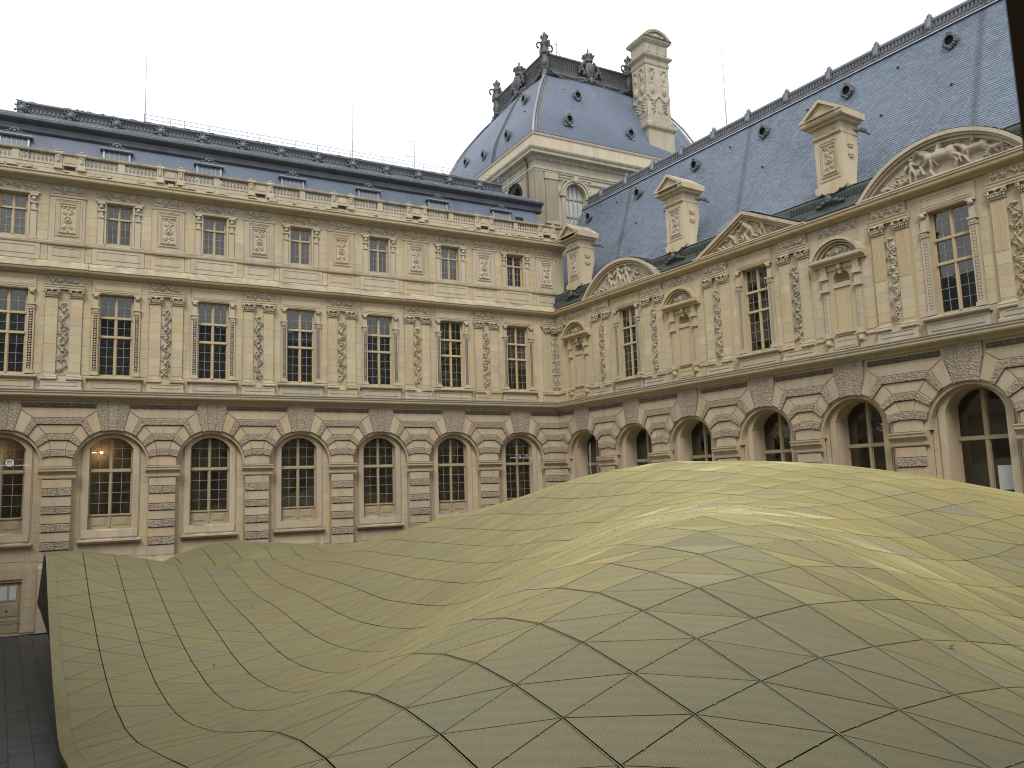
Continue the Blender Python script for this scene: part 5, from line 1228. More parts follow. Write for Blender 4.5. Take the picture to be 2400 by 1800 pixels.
m = MB(); sq(m, [(-.3, 34.66), (.30, 34.625), (.31, 34.655), (.1, 34.71), (-.4, 34.76)]); m.build('parapet_lead', ZINC_DARK, PV)
# corner pilasters and window trim on the front face
m = MB()
for x0, x1, o in ((-H-.05, -H+.68, .10), (-H+.86, -H+2.0, .16)): m.box(x0, x1, -H-o, -H+.02, 22, 31.45)
m.box(-H-.10, -H+.02, -H-.05, -H+.9, 22, 31.45)
m.build('corner_pilaster', STONE_DARK, PV)
m = MB(); m.box(-H+.80, -H+2.06, -H-.22, -H, 30.9, 31.4); m.box(-H+.80, -H+2.06, -H-.24, -H, 27.15, 27.4)
m.extr([(-H, 31.0), (-H-.12, 31.0), (-H-.14, 31.1), (-H, 31.15)], -H+2.1, H); m.build('pilaster_capital', STONE_TOWER, PV)
m = MB()
def aring(t, c, r0, r1, z, v0, v1, n=16, rise=1.0):
    P = lambda r, k: (c+r*math.cos(math.pi*k/n), z+r*math.sin(math.pi*k/n)*rise)
    t.add([(P(r1, k)[0], v0, P(r1, k)[1]) for k in range(n+1)]+[(P(r0, k)[0], v0, P(r0, k)[1]) for k in range(n+1)]+[(P(r1, k)[0], v1, P(r1, k)[1]) for k in range(n+1)]+[(P(r0, k)[0], v1, P(r0, k)[1]) for k in range(n+1)],
          [(k, k+1, n+2+k, n+1+k) for k in range(n)]+[(k+1, k, 2*n+2+k, 2*n+3+k) for k in range(n)]+[(n+1+k, n+2+k, 3*n+4+k, 3*n+3+k) for k in range(n)])
aring(m, cx, 1.02, 1.22, 29.85, -H-.12, -H+.02); aring(m, cx, 1.24, 1.38, 29.85, -H-.20, -H+.02)
for s in (-1, 1): m.box(cx+s*1.02, cx+s*1.38, -H-.12, -H, 22, 29.7); m.box(cx+s*.98, cx+s*1.55, -H-.22, -H, 29.66, 29.86)
m.blob((cx, -H-.22, 31.15), (.26, .2, .32), 8, 5); m.box(cx-1.7, cx+1.7, -H-.08, -H, 31.28, 31.40)
m.build('arch_surround', STONE_TOWER, PV)
inst('carved_spandrel', carve('carved_spandrel', 3.2, 1.5, foliage(-1.5, -.8, .1, 1.4, 26, 31, .1)+foliage(.8, 1.5, .1, 1.4, 26, 32, .1)+scroll(-1.1, 1.0, .3, 0, 1, 1.3, .05, .1)+scroll(1.1, 1.0, .3, 3, -1, 1.3, .05, .1), .04, STONE_TOWER, mask=lambda X, Z: (X**2+(Z+.05)**2) > 1.45**2), PV, (cx, -H-.01, 29.88))
w = inst('window', cached('tw', lambda: MB().box(-.06, .06, -.05, .05, 24.5, 30.9).box(-.44, -.38, -.05, .05, 24.5, 30.7).box(.38, .44, -.05, .05, 24.5, 30.7).box(-1.05, 1.05, -.06, .05, 29.62, 29.74).box(-1.05, 1.05, -.06, .05, 28.12, 28.24).box(-1.05, 1.05, -.06, .05, 26.62, 26.74).box(-1.05, -.95, -.05, .05, 24.5, 30.3).box(.95, 1.05, -.05, .05, 24.5, 30.3).mesh('window', WOOD_LOW)), PV, (cx, -H+.36, 0))
for i in range(4):
    for z0, z1 in ((25.0, 26.62), (26.74, 28.12), (28.24, 29.62), (29.74, 30.9)): inst('pane', cached('pt', lambda: MB().box(-.5, .5, -.5, .5, -.5, .5).mesh('pane', plain('pavilion_glass', (.42, .47, .48), .25, 0, .1, .8, .6))), w, ((-.69, -.22, .22, .69)[i], .03, (z0+z1)/2), (.48, .01, z1-z0-.02))
MB().box(-H+.5, -H+.6, -(5), 5, 26, 31.5).build('interior_screen', DARK, PV)
m = MB(); 
flank(m, lambda t: [t.box(cl-1.15, cl+1.15, -H+.35, -H+.4, 29.9, 29.98)]+[t.box(cl+x-.03, cl+x+.03, -H+.35, -H+.4, 27, 31.3) for x in (-.7, -.25, .25, .7)]+[aring(t, cl, 1.15, 1.35, 30.2, -H-.1, -H+.02)])
m.build('lunette_window', DARK, PV)
m = MB(); m.box(-H-.10, -H+.02, -H+1.2, -H+1.9, 22, 31.4); m.build('flank_pilaster', STONE_DARK, PV)
MB().tube([(-H-.14, -H+1.0, 22), (-H-.14, -H+1.0, 32.4), (-H-.5, -H+.8, 32.7)], .09, 8).build('drainpipe', RUST, PV)
# dome: half-width of the square plan by height
DP = [(0.02, 34.70), (.12, 35.3), (.28, 36.0), (.50, 36.7), (.80, 37.4), (1.10, 38.0), (1.48, 38.8), (1.92, 39.7), (2.40, 40.6), (2.86, 41.3), (3.30, 41.95), (3.75, 42.45)]
def inset(z):
    for (a, b), (c, d) in zip(DP[:-1], DP[1:]):
        if b <= z <= d: return a+(c-a)*(z-b)/(d-b)
    return DP[-1][0]
sides = [((1, 0), (0, -1)), ((0, 1), (1, 0)), ((-1, 0), (0, 1)), ((0, -1), (-1, 0))]
m = MB(); hb = MB()
for (tx, ty), (nx, ny) in sides:
    vs = []; fs = []; N = 14
    for j, (i_, z) in enumerate(DP):
        h = H-.12-i_
        for k in range(N+1):
            t = -1+2*k/N; bul = .30*(1-t*t)
            vs.append((tx*t*h+nx*(h+bul), ty*t*h+ny*(h+bul), z))
    for j in range(len(DP)-1):
        for k in range(N): a = j*(N+1)+k; fs.append((a, a+1, a+N+2, a+N+1))
    m.add(vs, fs)
me = m.mesh('slate_dome', SLATE_FAR, True); dome = inst('slate_dome', me, PV)
for cxs, cys in ((-1, -1), (1, -1), (1, 1), (-1, 1)):
    b = MB(); vs = []; fs = []
    for j, (i_, z) in enumerate(DP):
        h = H-.12-i_; w_ = 1.05 if j < len(DP)-2 else 1.05+.6*(j-len(DP)+3)
        for (dx, dy, o) in ((w_, 0, .04), (.30, 0, .07), (.16, .0, .17), (0, .16, .17), (0, .30, .07), (0, w_, .04)):
            vs.append((cxs*(h-dx+(o if dx == 0 or dx < .2 else 0)), cys*(h-dy+(o if dy == 0 or dy < .2 else 0)), z) if 0 else (cxs*(h-dx)+cxs*(o if dx <= dy else 0), cys*(h-dy)+cys*(o if dy <= dx else 0), z))
    n = 6
    for j in range(len(DP)-1):
        for k in range(n-1):
            a = j*n+k; q = (a, a+1, a+n+1, a+n); fs.append(q if cxs*cys > 0 else q[::-1])
    b.add(vs, fs); b.build('lead_hip', LEAD, PV)
    b = MB(); h0 = H-.12
    pts = [(cxs*(H-.12-i_+.16), cys*(H-.12-i_+.16), z) for i_, z in DP]; b.tube(pts, .10, 6); b.build('hip_roll', ZINC, PV)
# crest: flared gallery with garlands
GZ = 42.35; GH = H-3.75
m = MB(); sq(m, [(-.6, 42.2), (.05, 42.2), (.32, 42.32), (.40, 42.46), (.30, 42.58), (.12, 42.66), (.02, 42.9), (-.06, 43.3), (-.02, 43.7), (.16, 44.05), (.28, 44.14), (.28, 44.26), (.1, 44.32), (-1.2, 44.35)], GH)
m.add([(-GH, -GH, 44.2), (GH, -GH, 44.2), (GH, GH, 44.2), (-GH, GH, 44.2)], [(0, 1, 2, 3)])
m.build('crest_gallery', CREST, PV)
m = MB()
for (tx, ty), (nx, ny) in sides:
    for k in range(44):
        t = -1+2*(k+.5)/44; m.box(*(lambda x, y: (x-.03-abs(nx)*.05, x+.03+abs(nx)*.05, y-.03-abs(ny)*.05, y+.03+abs(ny)*.05))(tx*t*GH+nx*(GH-.02), ty*t*GH+ny*(GH-.02)), 42.75, 43.95)
    for s in (-1, 1):       # hanging garlands
        for q in range(13):
            t = s*(.06+.88*q/12); z = 42.62-.62*math.sin(math.pi*q/12)
            m.blob((tx*t*GH+nx*(GH+.38), ty*t*GH+ny*(GH+.38), z), (.17, .17, .16), 6, 4)
            if q % 2: m.blob((tx*t*GH+nx*(GH+.48), ty*t*GH+ny*(GH+.48), z-.1), (.12, .12, .14), 6, 4)
m.build('crest_garlands', CREST, PV, kind='stuff')
def corner_orn():
    m = MB(); m.box(-.30, .30, -.30, .30, 42.2, 44.3); m.blob((0, -.32, 43.3), (.22, .14, .3), 8, 5)
    m.lathe([(.42, 44.2), (.46, 44.35), (.34, 44.45), (.30, 45.0), (.40, 45.15), (.42, 45.3), (.22, 45.4), (.26, 45.55), (.30, 45.75), (.16, 45.85), (.12, 46.0), (.16, 46.1), (.03, 46.35)], n=10)
    for a in (0, 1, 2, 3):
        c, s = math.cos(a*math.pi/2+math.pi/4), math.sin(a*math.pi/2+math.pi/4)
        pts = []
        for q in range(15):
            t = q/14; an = -1.2+t*5.2; r = .36*(1-.62*t); pts.append(((.50+r*math.cos(an))*c, (.50+r*math.cos(an))*s, 44.95+r*math.sin(an)))
        m.tube(pts, .09, 6, .06); m.tube([(.45*c, .45*s, 43.9), (.42*c, .42*s, 44.6)], .11, 6)
    for k in range(8): a = k*math.pi/4; m.blob((.3*math.cos(a), .3*math.sin(a), 45.85), (.09, .09, .13), 6, 4)
    return m.mesh('corner_finial', CREST, True)
co = corner_orn()
def crown_orn():
    m = MB()
    m.blob((0, -.28, 43.6), (.55, .26, .85), 10, 6); m.blob((0, -.50, 43.7), (.32, .12, .5), 8, 5)
    m.lathe([(.40, 44.45), (.44, 44.6), (.38, 44.68), (.46, 44.8), (.52, 45.0), (.38, 45.25), (.12, 45.42), (.05, 45.5), (.10, 45.62), (.02, 45.85)], (0, -.05, 0), 10)
    for k in range(8): a = k*math.pi/4; m.blob((.52*math.cos(a), -.05+.52*math.sin(a), 45.05), (.10, .10, .14), 6, 4)
    for s in (-1, 1):
        for q in range(9): a = q/8*3.6; r = .42*(1-.5*q/8); m.blob((s*(.85+r*math.cos(a)*.8), -.3, 43.2+r*math.sin(a)), (.13, .12, .13), 6, 4)
        for q in range(6): m.blob((s*(.5+.13*q), -.25, 44.4-.15*q), (.13, .11, .15), 6, 4)
        for q in range(5): m.blob((s*(.6+.22*q), -.28, 42.7-.05*q*q*.3), (.17, .13, .16), 6, 4)
        m.tube([(s*.2, -.4, 42.5), (s*1.0, -.3, 44.1)], .06, 5)
    m.blob((0, -.45, 42.55), (.24, .2, .4), 7, 5)
    return m.mesh('crowned_shield', CREST, True)
cw = crown_orn()
for cxs, cys in ((-1, -1), (1, -1), (1, 1), (-1, 1)):
    inst('corner_finial', co, PV, (cxs*(GH+.02), cys*(GH+.02), 0), rz=math.atan2(cys, cxs)+math.pi/2)
    m = MB()
    for q in range(7): m.blob((cxs*(GH+.25+.10*q), cys*(GH+.25+.10*q), 42.4-.26*q), (.26-.02*q, .26-.02*q, .2), 6, 4)
    m.build('hip_ornament', LEAD, PV, smooth=True)
for k, (nx, ny) in enumerate(((0, -1), (1, 0), (0, 1), (-1, 0))): inst('crowned_shield', cw, PV, (nx*GH, ny*GH, 0), rz=k*math.pi/2)
# oculi on the dome
def dome_y(z): return -(H-.12-inset(z)+.10)
for x, z, s in ((7.26-.3, 39.7, .85), (5.0, 36.5, .85), (11.3, 36.5, .85)):
    y = -(H-.12-inset(z))-.36
    o = inst('oculus_vent', om, PV, (x-TCX, y+.12, z), (s, s, s)); inst('vent_opening', dkm, o); inst('vent_flashing', skirt, o)
for yy, z in ((9.0, 36.3), (8.5, 39.7), (13.5, 36.3), (18.3, 37.6)):
    x = -(H-.12-inset(z))-.30
    o = inst('oculus_vent', om, PV, (x+.12, yy-TCY, z), (.85, .85, .85), -math.pi/2); inst('vent_opening', dkm, o)
for x, z in ((6.0, 40.4), (8.9, 40.6), (10.6, 40.0), (6.1, 38.2), (9.3, 37.9), (12.4, 38.2)): inst('slate_vent', sm, PV, (x-TCX, -(H-.12-inset(z))-.12, z))
for y, z in ((7.5, 38.0), (9.8, 35.6), (12.5, 38.4), (15.5, 36.2), (17, 39.5)): inst('slate_vent', sm, PV, (-(H-.12-inset(z))-.12, y-TCY, z), rz=-math.pi/2)
# ladder up the left flank of the dome
m = MB(); P = []
for i_, z in DP[:-1]: P.append((-(H-.12-i_)-.34, z))
for s in (-.22, .22): m.tube([(x, 11.4-TCY+s, z) for x, z in P], .035, 5)
for k in range(28):
    z = 34.9+k*.26; x = -(H-.12-inset(z))-.34; m.tube([(x, 11.4-TCY-.22, z), (x, 11.4-TCY+.22, z)], .022, 4)
    if k % 4 == 0: m.tube([(x, 11.4-TCY, z), (x+.3, 11.4-TCY, z)], .03, 4)
m.build('ladder', ZINC_DARK, PV)
# tall carved chimney
CH = MB(); cxx, cyy = 14.82-TCX, 5.72-TCY
def sb(mb, hx, hy, z0, z1): mb.box(cxx-hx, cxx+hx, cyy-hy, cyy+hy, z0, z1)
def prof_sq(mb, prof, hx, hy):
    n = len(prof); vs = []
    for o, z in prof: vs += [(cxx-hx-o, cyy-hy-o, z), (cxx+hx+o, cyy-hy-o, z), (cxx+hx+o, cyy+hy+o, z), (cxx-hx-o, cyy+hy+o, z)]
    mb.add(vs, [(i*4+k, i*4+(k+1) % 4, (i+1)*4+(k+1) % 4, (i+1)*4+k) for i in range(n-1) for k in range(4)]+[((n-1)*4, (n-1)*4+1, (n-1)*4+2, (n-1)*4+3)])
prof_sq(CH, [(.10, 34), (.10, 37.6), (.14, 37.65), (.30, 37.8), (.34, 37.95), (.34, 38.2), (.22, 38.3), (.10, 38.45), (.06, 38.5), (.06, 38.9), (-.06, 39.0), (-.06, 44.15), (.02, 44.25), (.06, 44.45), (.0, 44.5), (.0, 44.75), (.10, 44.85), (.22, 44.95), (.27, 45.05), (.27, 45.15), (.12, 45.25), (-.05, 45.3), (-.05, 46.35), (.06, 46.45), (.20, 46.6), (.25, 46.7), (.25, 46.82), (.0, 46.85)], 1.36, 1.0)
chim = CH.build('chimney_stack', STONE_TOWER, PV, (0, 0, 1.87)); chim.scale = (1, 1, .945)
m = MB()
def segr(hw, z, rise, w, v0, v1):
    o = seg_poly(hw, 0, z, rise, 14)[2:]; i_ = seg_poly(hw-w*1.3, 0, z, rise-w, 14)[2:]; k = len(o)
    m.add([(cxx+p[0], v0, p[1]) for p in o]+[(cxx+p[0], v0, p[1]) for p in i_]+[(cxx+p[0], v1, p[1]) for p in o]+[(cxx+p[0], v1, p[1]) for p in i_],
          [(a, a+1, k+a+1, k+a) for a in range(k-1)]+[(a+1, a, 2*k+a, 2*k+a+1) for a in range(k-1)]+[(k+a, k+a+1, 3*k+a+1, 3*k+a) for a in range(k-1)])
segr(1.64, 46.78, 1.0, .16, cyy-1.25, cyy+1.25); segr(1.46, 46.78, .88, .12, cyy-1.25, cyy+1.25)
t = MB(); t.prism([(p[0]+cxx, p[1]) for p in seg_poly(1.6, 0, 46.8, .86, 12)[2:]], cyy-1.05, cyy+1.1); m.add(t.v, t.f)
m.build('chimney_pediment', STONE_TOWER, chim)
inst('carved_tympanum', carve('carved_tympanum', 2.9, .8, frieze_prims(2.0, .6, 5, .12, .5)+[('e', 0, .3, .3, .28, .16, 0)], .045, STONE_TOWER, mask=lambda X, Z: Z < .78-.36*X*X), chim, (cxx, cyy-1.06, 46.86))
def chim_prims(w, h):
    p = []
    for s in (-1, 1):
        c = s*w*.25
        p += [('c', c-.28, h*.93, c+.28, h*.93, .07, .07, .14), ('e', c, h*.80, .20, .42, .16, 0), ('r', c, h*.90, .26, .06, .14), ('e', c, h*.54, .30, .52, .2, 0), ('e', c, h*.54, .2, .4, .24, 0)]
        for q in range(9): t = q/8; p.append(('e', c-.52+1.04*t, h*.40-.45*math.sin(math.pi*t), .13, .13, .18, 0))
        for q in range(7): p.append(('e', c+.1*(-1)**q, h*.28-.14*q, .15, .11, .16, 0))
        p += leaf(c, h*.62, .4, .08, 2.2, .14)+leaf(c, h*.62, .4, .08, .9, .14)
        p += [('c', c-.42, h*.04, c-.42, h*.98, .03, .03, .06), ('c', c+.42, h*.04, c+.42, h*.98, .03, .03, .06)]
    return p+foliage(-w*.48, w*.48, h*.06, h*.35, 24, 40, .12)
inst('carved_panel', carve('carved_panel', 2.6, 5.1, chim_prims(2.6, 5.1), .045, STONE_TOWER), chim, (cxx, cyy-.95, 39.02))
sidep = carve('carved_panel', 1.8, 5.1, chim_prims(1.8, 5.1), .05, STONE_TOWER)
inst('carved_panel', sidep, chim, (cxx-1.35, cyy, 39.02), rz=-math.pi/2)
inst('carved_frieze', carve('carved_frieze', 2.6, .95, [('c', x, .15, x, .8, .13, .17, .16) for x in (-.95, 0, .95)]+[('e', x, .5, .1, .12, .2, 0) for x in (-.95, 0, .95)]+frieze_prims(2.4, .3, 3, .05), .045, STONE_TOWER), chim, (cxx, cyy-.96, 45.34))
inst('chimney_coping', MB().box(cxx-1.6, cxx+1.6, cyy-1.35, cyy+1.35, 46.84, 46.86).mesh('chimney_coping', LEAD), chim)
MB().box(-H+.6, H-.6, -H+.6, H-.6, 20, 34.6).build('inner_core', DARK, PV)
MB().tube([(-2.0, -2.5, 44.3), (-2.0, -2.5, 47.6)], .03, 5).blob((-2.0, -2.5, 46.9), (.08, .08, .12), 6, 4).build('mast', STEEL, PV)
m = MB()
for s in (0, 1): m.tube([(-3.9+s*.9, -4.0, 44.3), (-3.9+s*.9, -4.0, 45.1), (-3.4+s*.9, -3.6, 45.4), (-3.0+s*.9, -3.4, 45.1), (-3.0+s*.9, -3.4, 44.3)], .025, 5)
m.build('roof_guard', STEEL, PV)

# the far and right flanks of the pavilion reach out a little further at the foot of the dome
def lerp_tab(tab, z):
    if z <= tab[0][0]: return tab[0][1]
    for (z0, a), (z1, b) in zip(tab[:-1], tab[1:]):
        if z <= z1: return a+(b-a)*(z-z0)/(z1-z0)
    return tab[-1][1]
RINS = [(34.7, 0), (36, .3), (37.2, .62), (38, .85), (38.8, 1.14), (39.8, 1.77), (40.6, 2.4), (41.6, 3.6), (42.45, 5.35)]
BINS = [(34.7, 0), (36.5, .3), (38.3, .75), (39.8, 1.4), (41.0, 2.7), (41.9, 4.5), (42.45, 6.75)]
def stretch(o):
    for v in o.data.vertices:
        x, y, z = v.co; i_ = inset(z) if z > 34.7 else 0
        if z > 42.45: i_ = DP[-1][0]
        if x > 0: v.co.x = x*(19.7-lerp_tab(RINS, z)-TCX)/(H-i_)
        if y > 0: v.co.y = y*(24.4-lerp_tab(BINS, z)-TCY)/(H-i_)
for o in PV.children:
    if o.name.split('.')[0] in ('parapet', 'parapet_lead', 'pavilion_cornice', 'dentils', 'slate_dome', 'lead_hip', 'hip_roll'): stretch(o)

# ================================================================== MASTS, RAILING
def rod(x, y, z0, z1, label):
    o = MB().tube([(0, 0, 0), (0, 0, (z1-z0)*.35)], .035, 6).tube([(0, 0, (z1-z0)*.35), (0, 0, z1-z0)], .022, 6, .012).box(-.12, .12, -.12, .12, -.05, .04).build('lightning_rod', STEEL, None, (x, y, z0), smooth=False)
    tag(o, label, 'lightning rod', 'lightning rods on the roofs')
rod(-26.75, 5, 29.1, 35.65, 'tall thin lightning rod at the left end of the roof railing')
rod(-13.3, 5, 29.1, 35.4, 'tall thin lightning rod rising in the middle of the left wing roof')
rod(7.9, -10.1, 29.7, 36.2, 'tall thin lightning rod behind the slate roof ridge right of the carved chimney')
o = MB().tube([(0, 0, 0), (0, 0, 3.1)], .03, 6).tube([(0, 0, 3.05), (-.62, -.1, 2.92)], .018, 5).tube([(0, 0, 1.95), (-.7, -.1, 1.75)], .018, 5).tube([(-.2, -.05, 2.9), (-.2, -.05, 3.1)], .012, 4).build('antenna', STEEL, None, (-8.6, 5, 29.1))
tag(o, 'short antenna mast with two side arms on the left wing roof', 'antenna')
rl = empty('roof_railing', (-26.8, 5, 29.12)); tag(rl, 'thin pale steel guard railing along the top of the left wing roof', 'railing')
m = MB(); L = 26.0
for z in (.95, 1.18, 1.44): m.tube([(0, 0, z), (L, 0, z)], .016, 5)
m.build('handrails', STEEL, rl)
pm2 = MB().tube([(0, 0, 0), (0, 0, 1.46)], .02, 5).mesh('railing_post', STEEL)
for k in range(23): inst('railing_post', pm2, rl, (k*L/22+(.35 if k % 2 else 0)*(k < 22), 0, 0))

# ================================================================== GOLDEN MESH CANOPY
CANOPY_HEIGHTS = [
 [-663,-680,-684,-654,-559,-405,-305,-314,-371,-441,-513,-579,-636,-695,-750,-800,-840,-878,-912,-916,-895,-869,-847,-817,-787,-761,-736,-713,-693,-680,-675,-680,-692,-710,-731,-756,-783,-813,-844,-876],
 [-663,-682,-688,-658,-560,-398,-300,-311,-369,-439,-508,-574,-625,-685,-736,-787,-823,-854,-890,-895,-878,-855,-835,-806,-776,-749,-723,-699,-678,-664,-659,-665,-678,-696,-719,-744,-772,-803,-835,-868],
 [-664,-687,-695,-665,-562,-389,-305,-318,-375,-440,-504,-562,-607,-659,-707,-744,-777,-803,-824,-826,-832,-818,-800,-772,-743,-715,-685,-655,-628,-610,-605,-613,-630,-652,-678,-706,-738,-771,-806,-842],
 [-664,-680,-683,-658,-568,-418,-337,-344,-392,-450,-503,-554,-597,-645,-692,-734,-760,-789,-800,-810,-807,-796,-775,-748,-719,-681,-642,-600,-565,-543,-538,-549,-572,-599,-629,-662,-698,-736,-775,-814],
 [-638,-638,-638,-626,-566,-447,-375,-379,-417,-466,-512,-561,-605,-644,-682,-716,-747,-766,-786,-794,-791,-779,-753,-720,-681,-635,-586,-536,-494,-472,-468,-482,-511,-544,-580,-619,-660,-703,-746,-788],
 [-531,-546,-559,-563,-533,-463,-418,-420,-452,-495,-538,-580,-615,-644,-672,-703,-734,-754,-769,-770,-762,-747,-719,-680,-632,-578,-522,-468,-425,-401,-396,-413,-443,-486,-530,-577,-625,-673,-721,-766],
 [-442,-454,-479,-500,-504,-479,-451,-457,-486,-526,-566,-596,-616,-636,-657,-683,-708,-725,-733,-731,-721,-703,-675,-629,-574,-514,-454,-400,-358,-333,-327,-347,-384,-429,-485,-541,-597,-650,-701,-749],
 [-384,-391,-417,-449,-482,-486,-462,-477,-509,-542,-575,-592,-599,-611,-629,-649,-666,-677,-680,-676,-664,-646,-615,-567,-508,-446,-385,-333,-294,-273,-270,-296,-336,-395,-455,-517,-577,-634,-687,-737],
 [-351,-359,-378,-406,-447,-436,-436,-482,-512,-533,-548,-553,-557,-567,-580,-595,-606,-613,-611,-604,-591,-574,-543,-494,-437,-376,-317,-268,-235,-221,-232,-259,-312,-373,-442,-507,-569,-626,-680,-730],
 [-362,-357,-360,-369,-385,-449,-466,-478,-490,-497,-500,-500,-502,-506,-512,-520,-530,-538,-531,-523,-514,-495,-462,-417,-364,-307,-253,-210,-185,-186,-199,-244,-300,-372,-441,-508,-569,-626,-679,-728],
 [-380,-372,-366,-366,-385,-433,-458,-457,-451,-443,-437,-439,-440,-442,-443,-444,-449,-451,-442,-439,-431,-411,-380,-342,-296,-246,-198,-160,-144,-151,-186,-234,-307,-378,-453,-519,-578,-633,-683,-729],
 [-412,-400,-389,-383,-392,-412,-424,-419,-404,-388,-377,-376,-378,-378,-376,-376,-376,-374,-369,-363,-350,-330,-305,-276,-236,-194,-154,-125,-116,-144,-181,-248,-321,-403,-475,-537,-592,-643,-690,-734],
 [-447,-433,-414,-399,-393,-392,-389,-376,-355,-334,-317,-311,-313,-310,-308,-307,-307,-305,-300,-290,-271,-254,-245,-217,-184,-152,-126,-111,-118,-151,-200,-268,-355,-433,-500,-557,-608,-654,-698,-739],
 [-476,-457,-429,-405,-386,-371,-355,-334,-309,-282,-257,-240,-239,-237,-235,-234,-234,-233,-229,-217,-196,-179,-173,-157,-137,-119,-108,-110,-131,-172,-231,-306,-388,-462,-523,-575,-622,-665,-706,-744],
 [-482,-458,-426,-396,-370,-347,-323,-297,-268,-237,-209,-187,-176,-167,-160,-153,-154,-157,-152,-141,-126,-112,-106,-100,-93,-90,-95,-114,-148,-199,-263,-339,-422,-487,-542,-589,-633,-673,-711,-748],
 [-444,-427,-401,-373,-346,-320,-293,-265,-234,-203,-173,-148,-127,-107,-87,-68,-64,-70,-72,-67,-60,-50,-46,-48,-53,-64,-84,-115,-161,-221,-290,-367,-440,-500,-551,-596,-638,-676,-713,-749],
 [-390,-379,-362,-340,-317,-292,-266,-238,-208,-178,-149,-121,-94,-65,-34,-2,16,12,5,6,8,10,6,-3,-18,-40,-71,-113,-166,-232,-305,-380,-445,-501,-551,-595,-636,-675,-712,-747],
 [-339,-330,-319,-304,-286,-265,-242,-217,-190,-162,-134,-106,-78,-47,-13,26,61,77,73,64,65,60,49,33,11,-18,-56,-104,-162,-226,-301,-370,-434,-491,-541,-587,-630,-669,-706,-742],
 [-294,-287,-281,-271,-258,-241,-222,-201,-179,-155,-130,-105,-79,-51,-21,13,53,88,112,120,105,93,79,60,34,0,-42,-91,-148,-209,-274,-346,-413,-473,-526,-574,-619,-660,-698,-735],
 [-259,-254,-249,-244,-235,-223,-209,-192,-174,-155,-135,-114,-93,-71,-48,-23,13,58,96,114,111,106,94,75,48,13,-29,-79,-133,-192,-256,-324,-391,-452,-508,-559,-605,-648,-688,-726],
 [-234,-230,-227,-224,-219,-211,-201,-189,-176,-161,-146,-131,-115,-99,-82,-61,-31,11,53,80,95,99,93,77,53,19,-23,-71,-124,-182,-244,-308,-373,-434,-491,-543,-591,-635,-677,-716],
 [-220,-216,-214,-212,-209,-205,-199,-191,-183,-173,-163,-153,-142,-130,-117,-99,-74,-39,0,34,59,74,77,67,47,16,-23,-69,-121,-176,-236,-298,-359,-419,-476,-528,-577,-623,-665,-706],
 [-212,-209,-207,-207,-206,-205,-202,-198,-194,-189,-184,-178,-171,-164,-154,-139,-118,-91,-56,-21,9,33,46,45,29,2,-33,-76,-124,-177,-234,-292,-351,-409,-464,-516,-566,-612,-655,-696],
 [-209,-207,-207,-207,-208,-209,-210,-210,-209,-208,-207,-205,-202,-198,-192,-182,-166,-144,-115,-84,-52,-22,2,9,-1,-22,-53,-91,-135,-184,-237,-292,-348,-403,-457,-508,-557,-603,-646,-688],
 [-209,-209,-210,-212,-215,-218,-221,-224,-227,-229,-231,-233,-234,-234,-231,-225,-215,-199,-178,-155,-126,-92,-58,-42,-45,-59,-82,-114,-153,-197,-246,-297,-350,-402,-453,-503,-551,-596,-640,-681],
 [-213,-214,-216,-220,-225,-230,-235,-240,-246,-252,-257,-262,-267,-270,-271,-270,-265,-257,-245,-231,-209,-175,-139,-114,-103,-105,-119,-144,-177,-217,-261,-308,-357,-406,-454,-502,-548,-593,-635,-676],
 [-219,-221,-225,-230,-237,-243,-251,-259,-267,-275,-283,-291,-298,-305,-310,-313,-314,-312,-308,-301,-287,-260,-224,-190,-167,-157,-161,-180,-207,-242,-281,-323,-368,-414,-459,-505,-549,-592,-634,-674],
 [-226,-231,-236,-243,-250,-259,-268,-278,-288,-298,-309,-319,-329,-338,-346,-353,-358,-361,-362,-359,-350,-331,-298,-260,-229,-210,-208,-220,-242,-271,-305,-343,-384,-425,-468,-511,-553,-594,-634,-673],
 [-236,-241,-248,-256,-265,-275,-285,-297,-309,-321,-333,-346,-358,-369,-380,-389,-397,-402,-406,-405,-397,-381,-352,-317,-287,-265,-258,-265,-281,-304,-333,-366,-403,-441,-480,-520,-559,-598,-637,-675]]

KS = [-.12, .14]+list(range(1, 28)); MS = list(range(-32, 6)); S = .65
O0 = Vector((-28.80402, -38.56427)); E1 = Vector((1.1385552, .0199445)); E2 = Vector((.07018548, -1.09521343))
def node_pt(a, b):
    z = 6.45+S*CANOPY_HEIGHTS[a][b]/100; p = O0+E1*KS[a]+E2*MS[b]; return Vector((p.x, p.y, max(z, .45)))
NP = [[node_pt(a, b) for b in range(len(MS))] for a in range(len(KS))]
cp = empty('mesh_canopy', (-14, -22, 0)); tag(cp, 'undulating golden mesh canopy of triangular panels filling the courtyard', 'canopy')
CO = Vector((-14, -22, 0)); rc = random.Random(11)
def inset_tri(P, gaps):
    """P three points, gaps half-gap for edges P0P1, P1P2, P2P0"""
    n = (P[1]-P[0]).cross(P[2]-P[0]).normalized(); L = []
    for i in range(3):
        a, b = P[i], P[(i+1) % 3]; d = (b-a).normalized(); q = n.cross(d); L.append((a+q*gaps[i], d))
    out = []
    for i in range(3):
        (p, d), (r, e) = L[i-1], L[i]     # intersection of consecutive edge lines
        w = r-p; cr_ = d.cross(e); out.append(p+d*(w.cross(e).dot(cr_)/cr_.length_squared))
    return out, n
panels = []
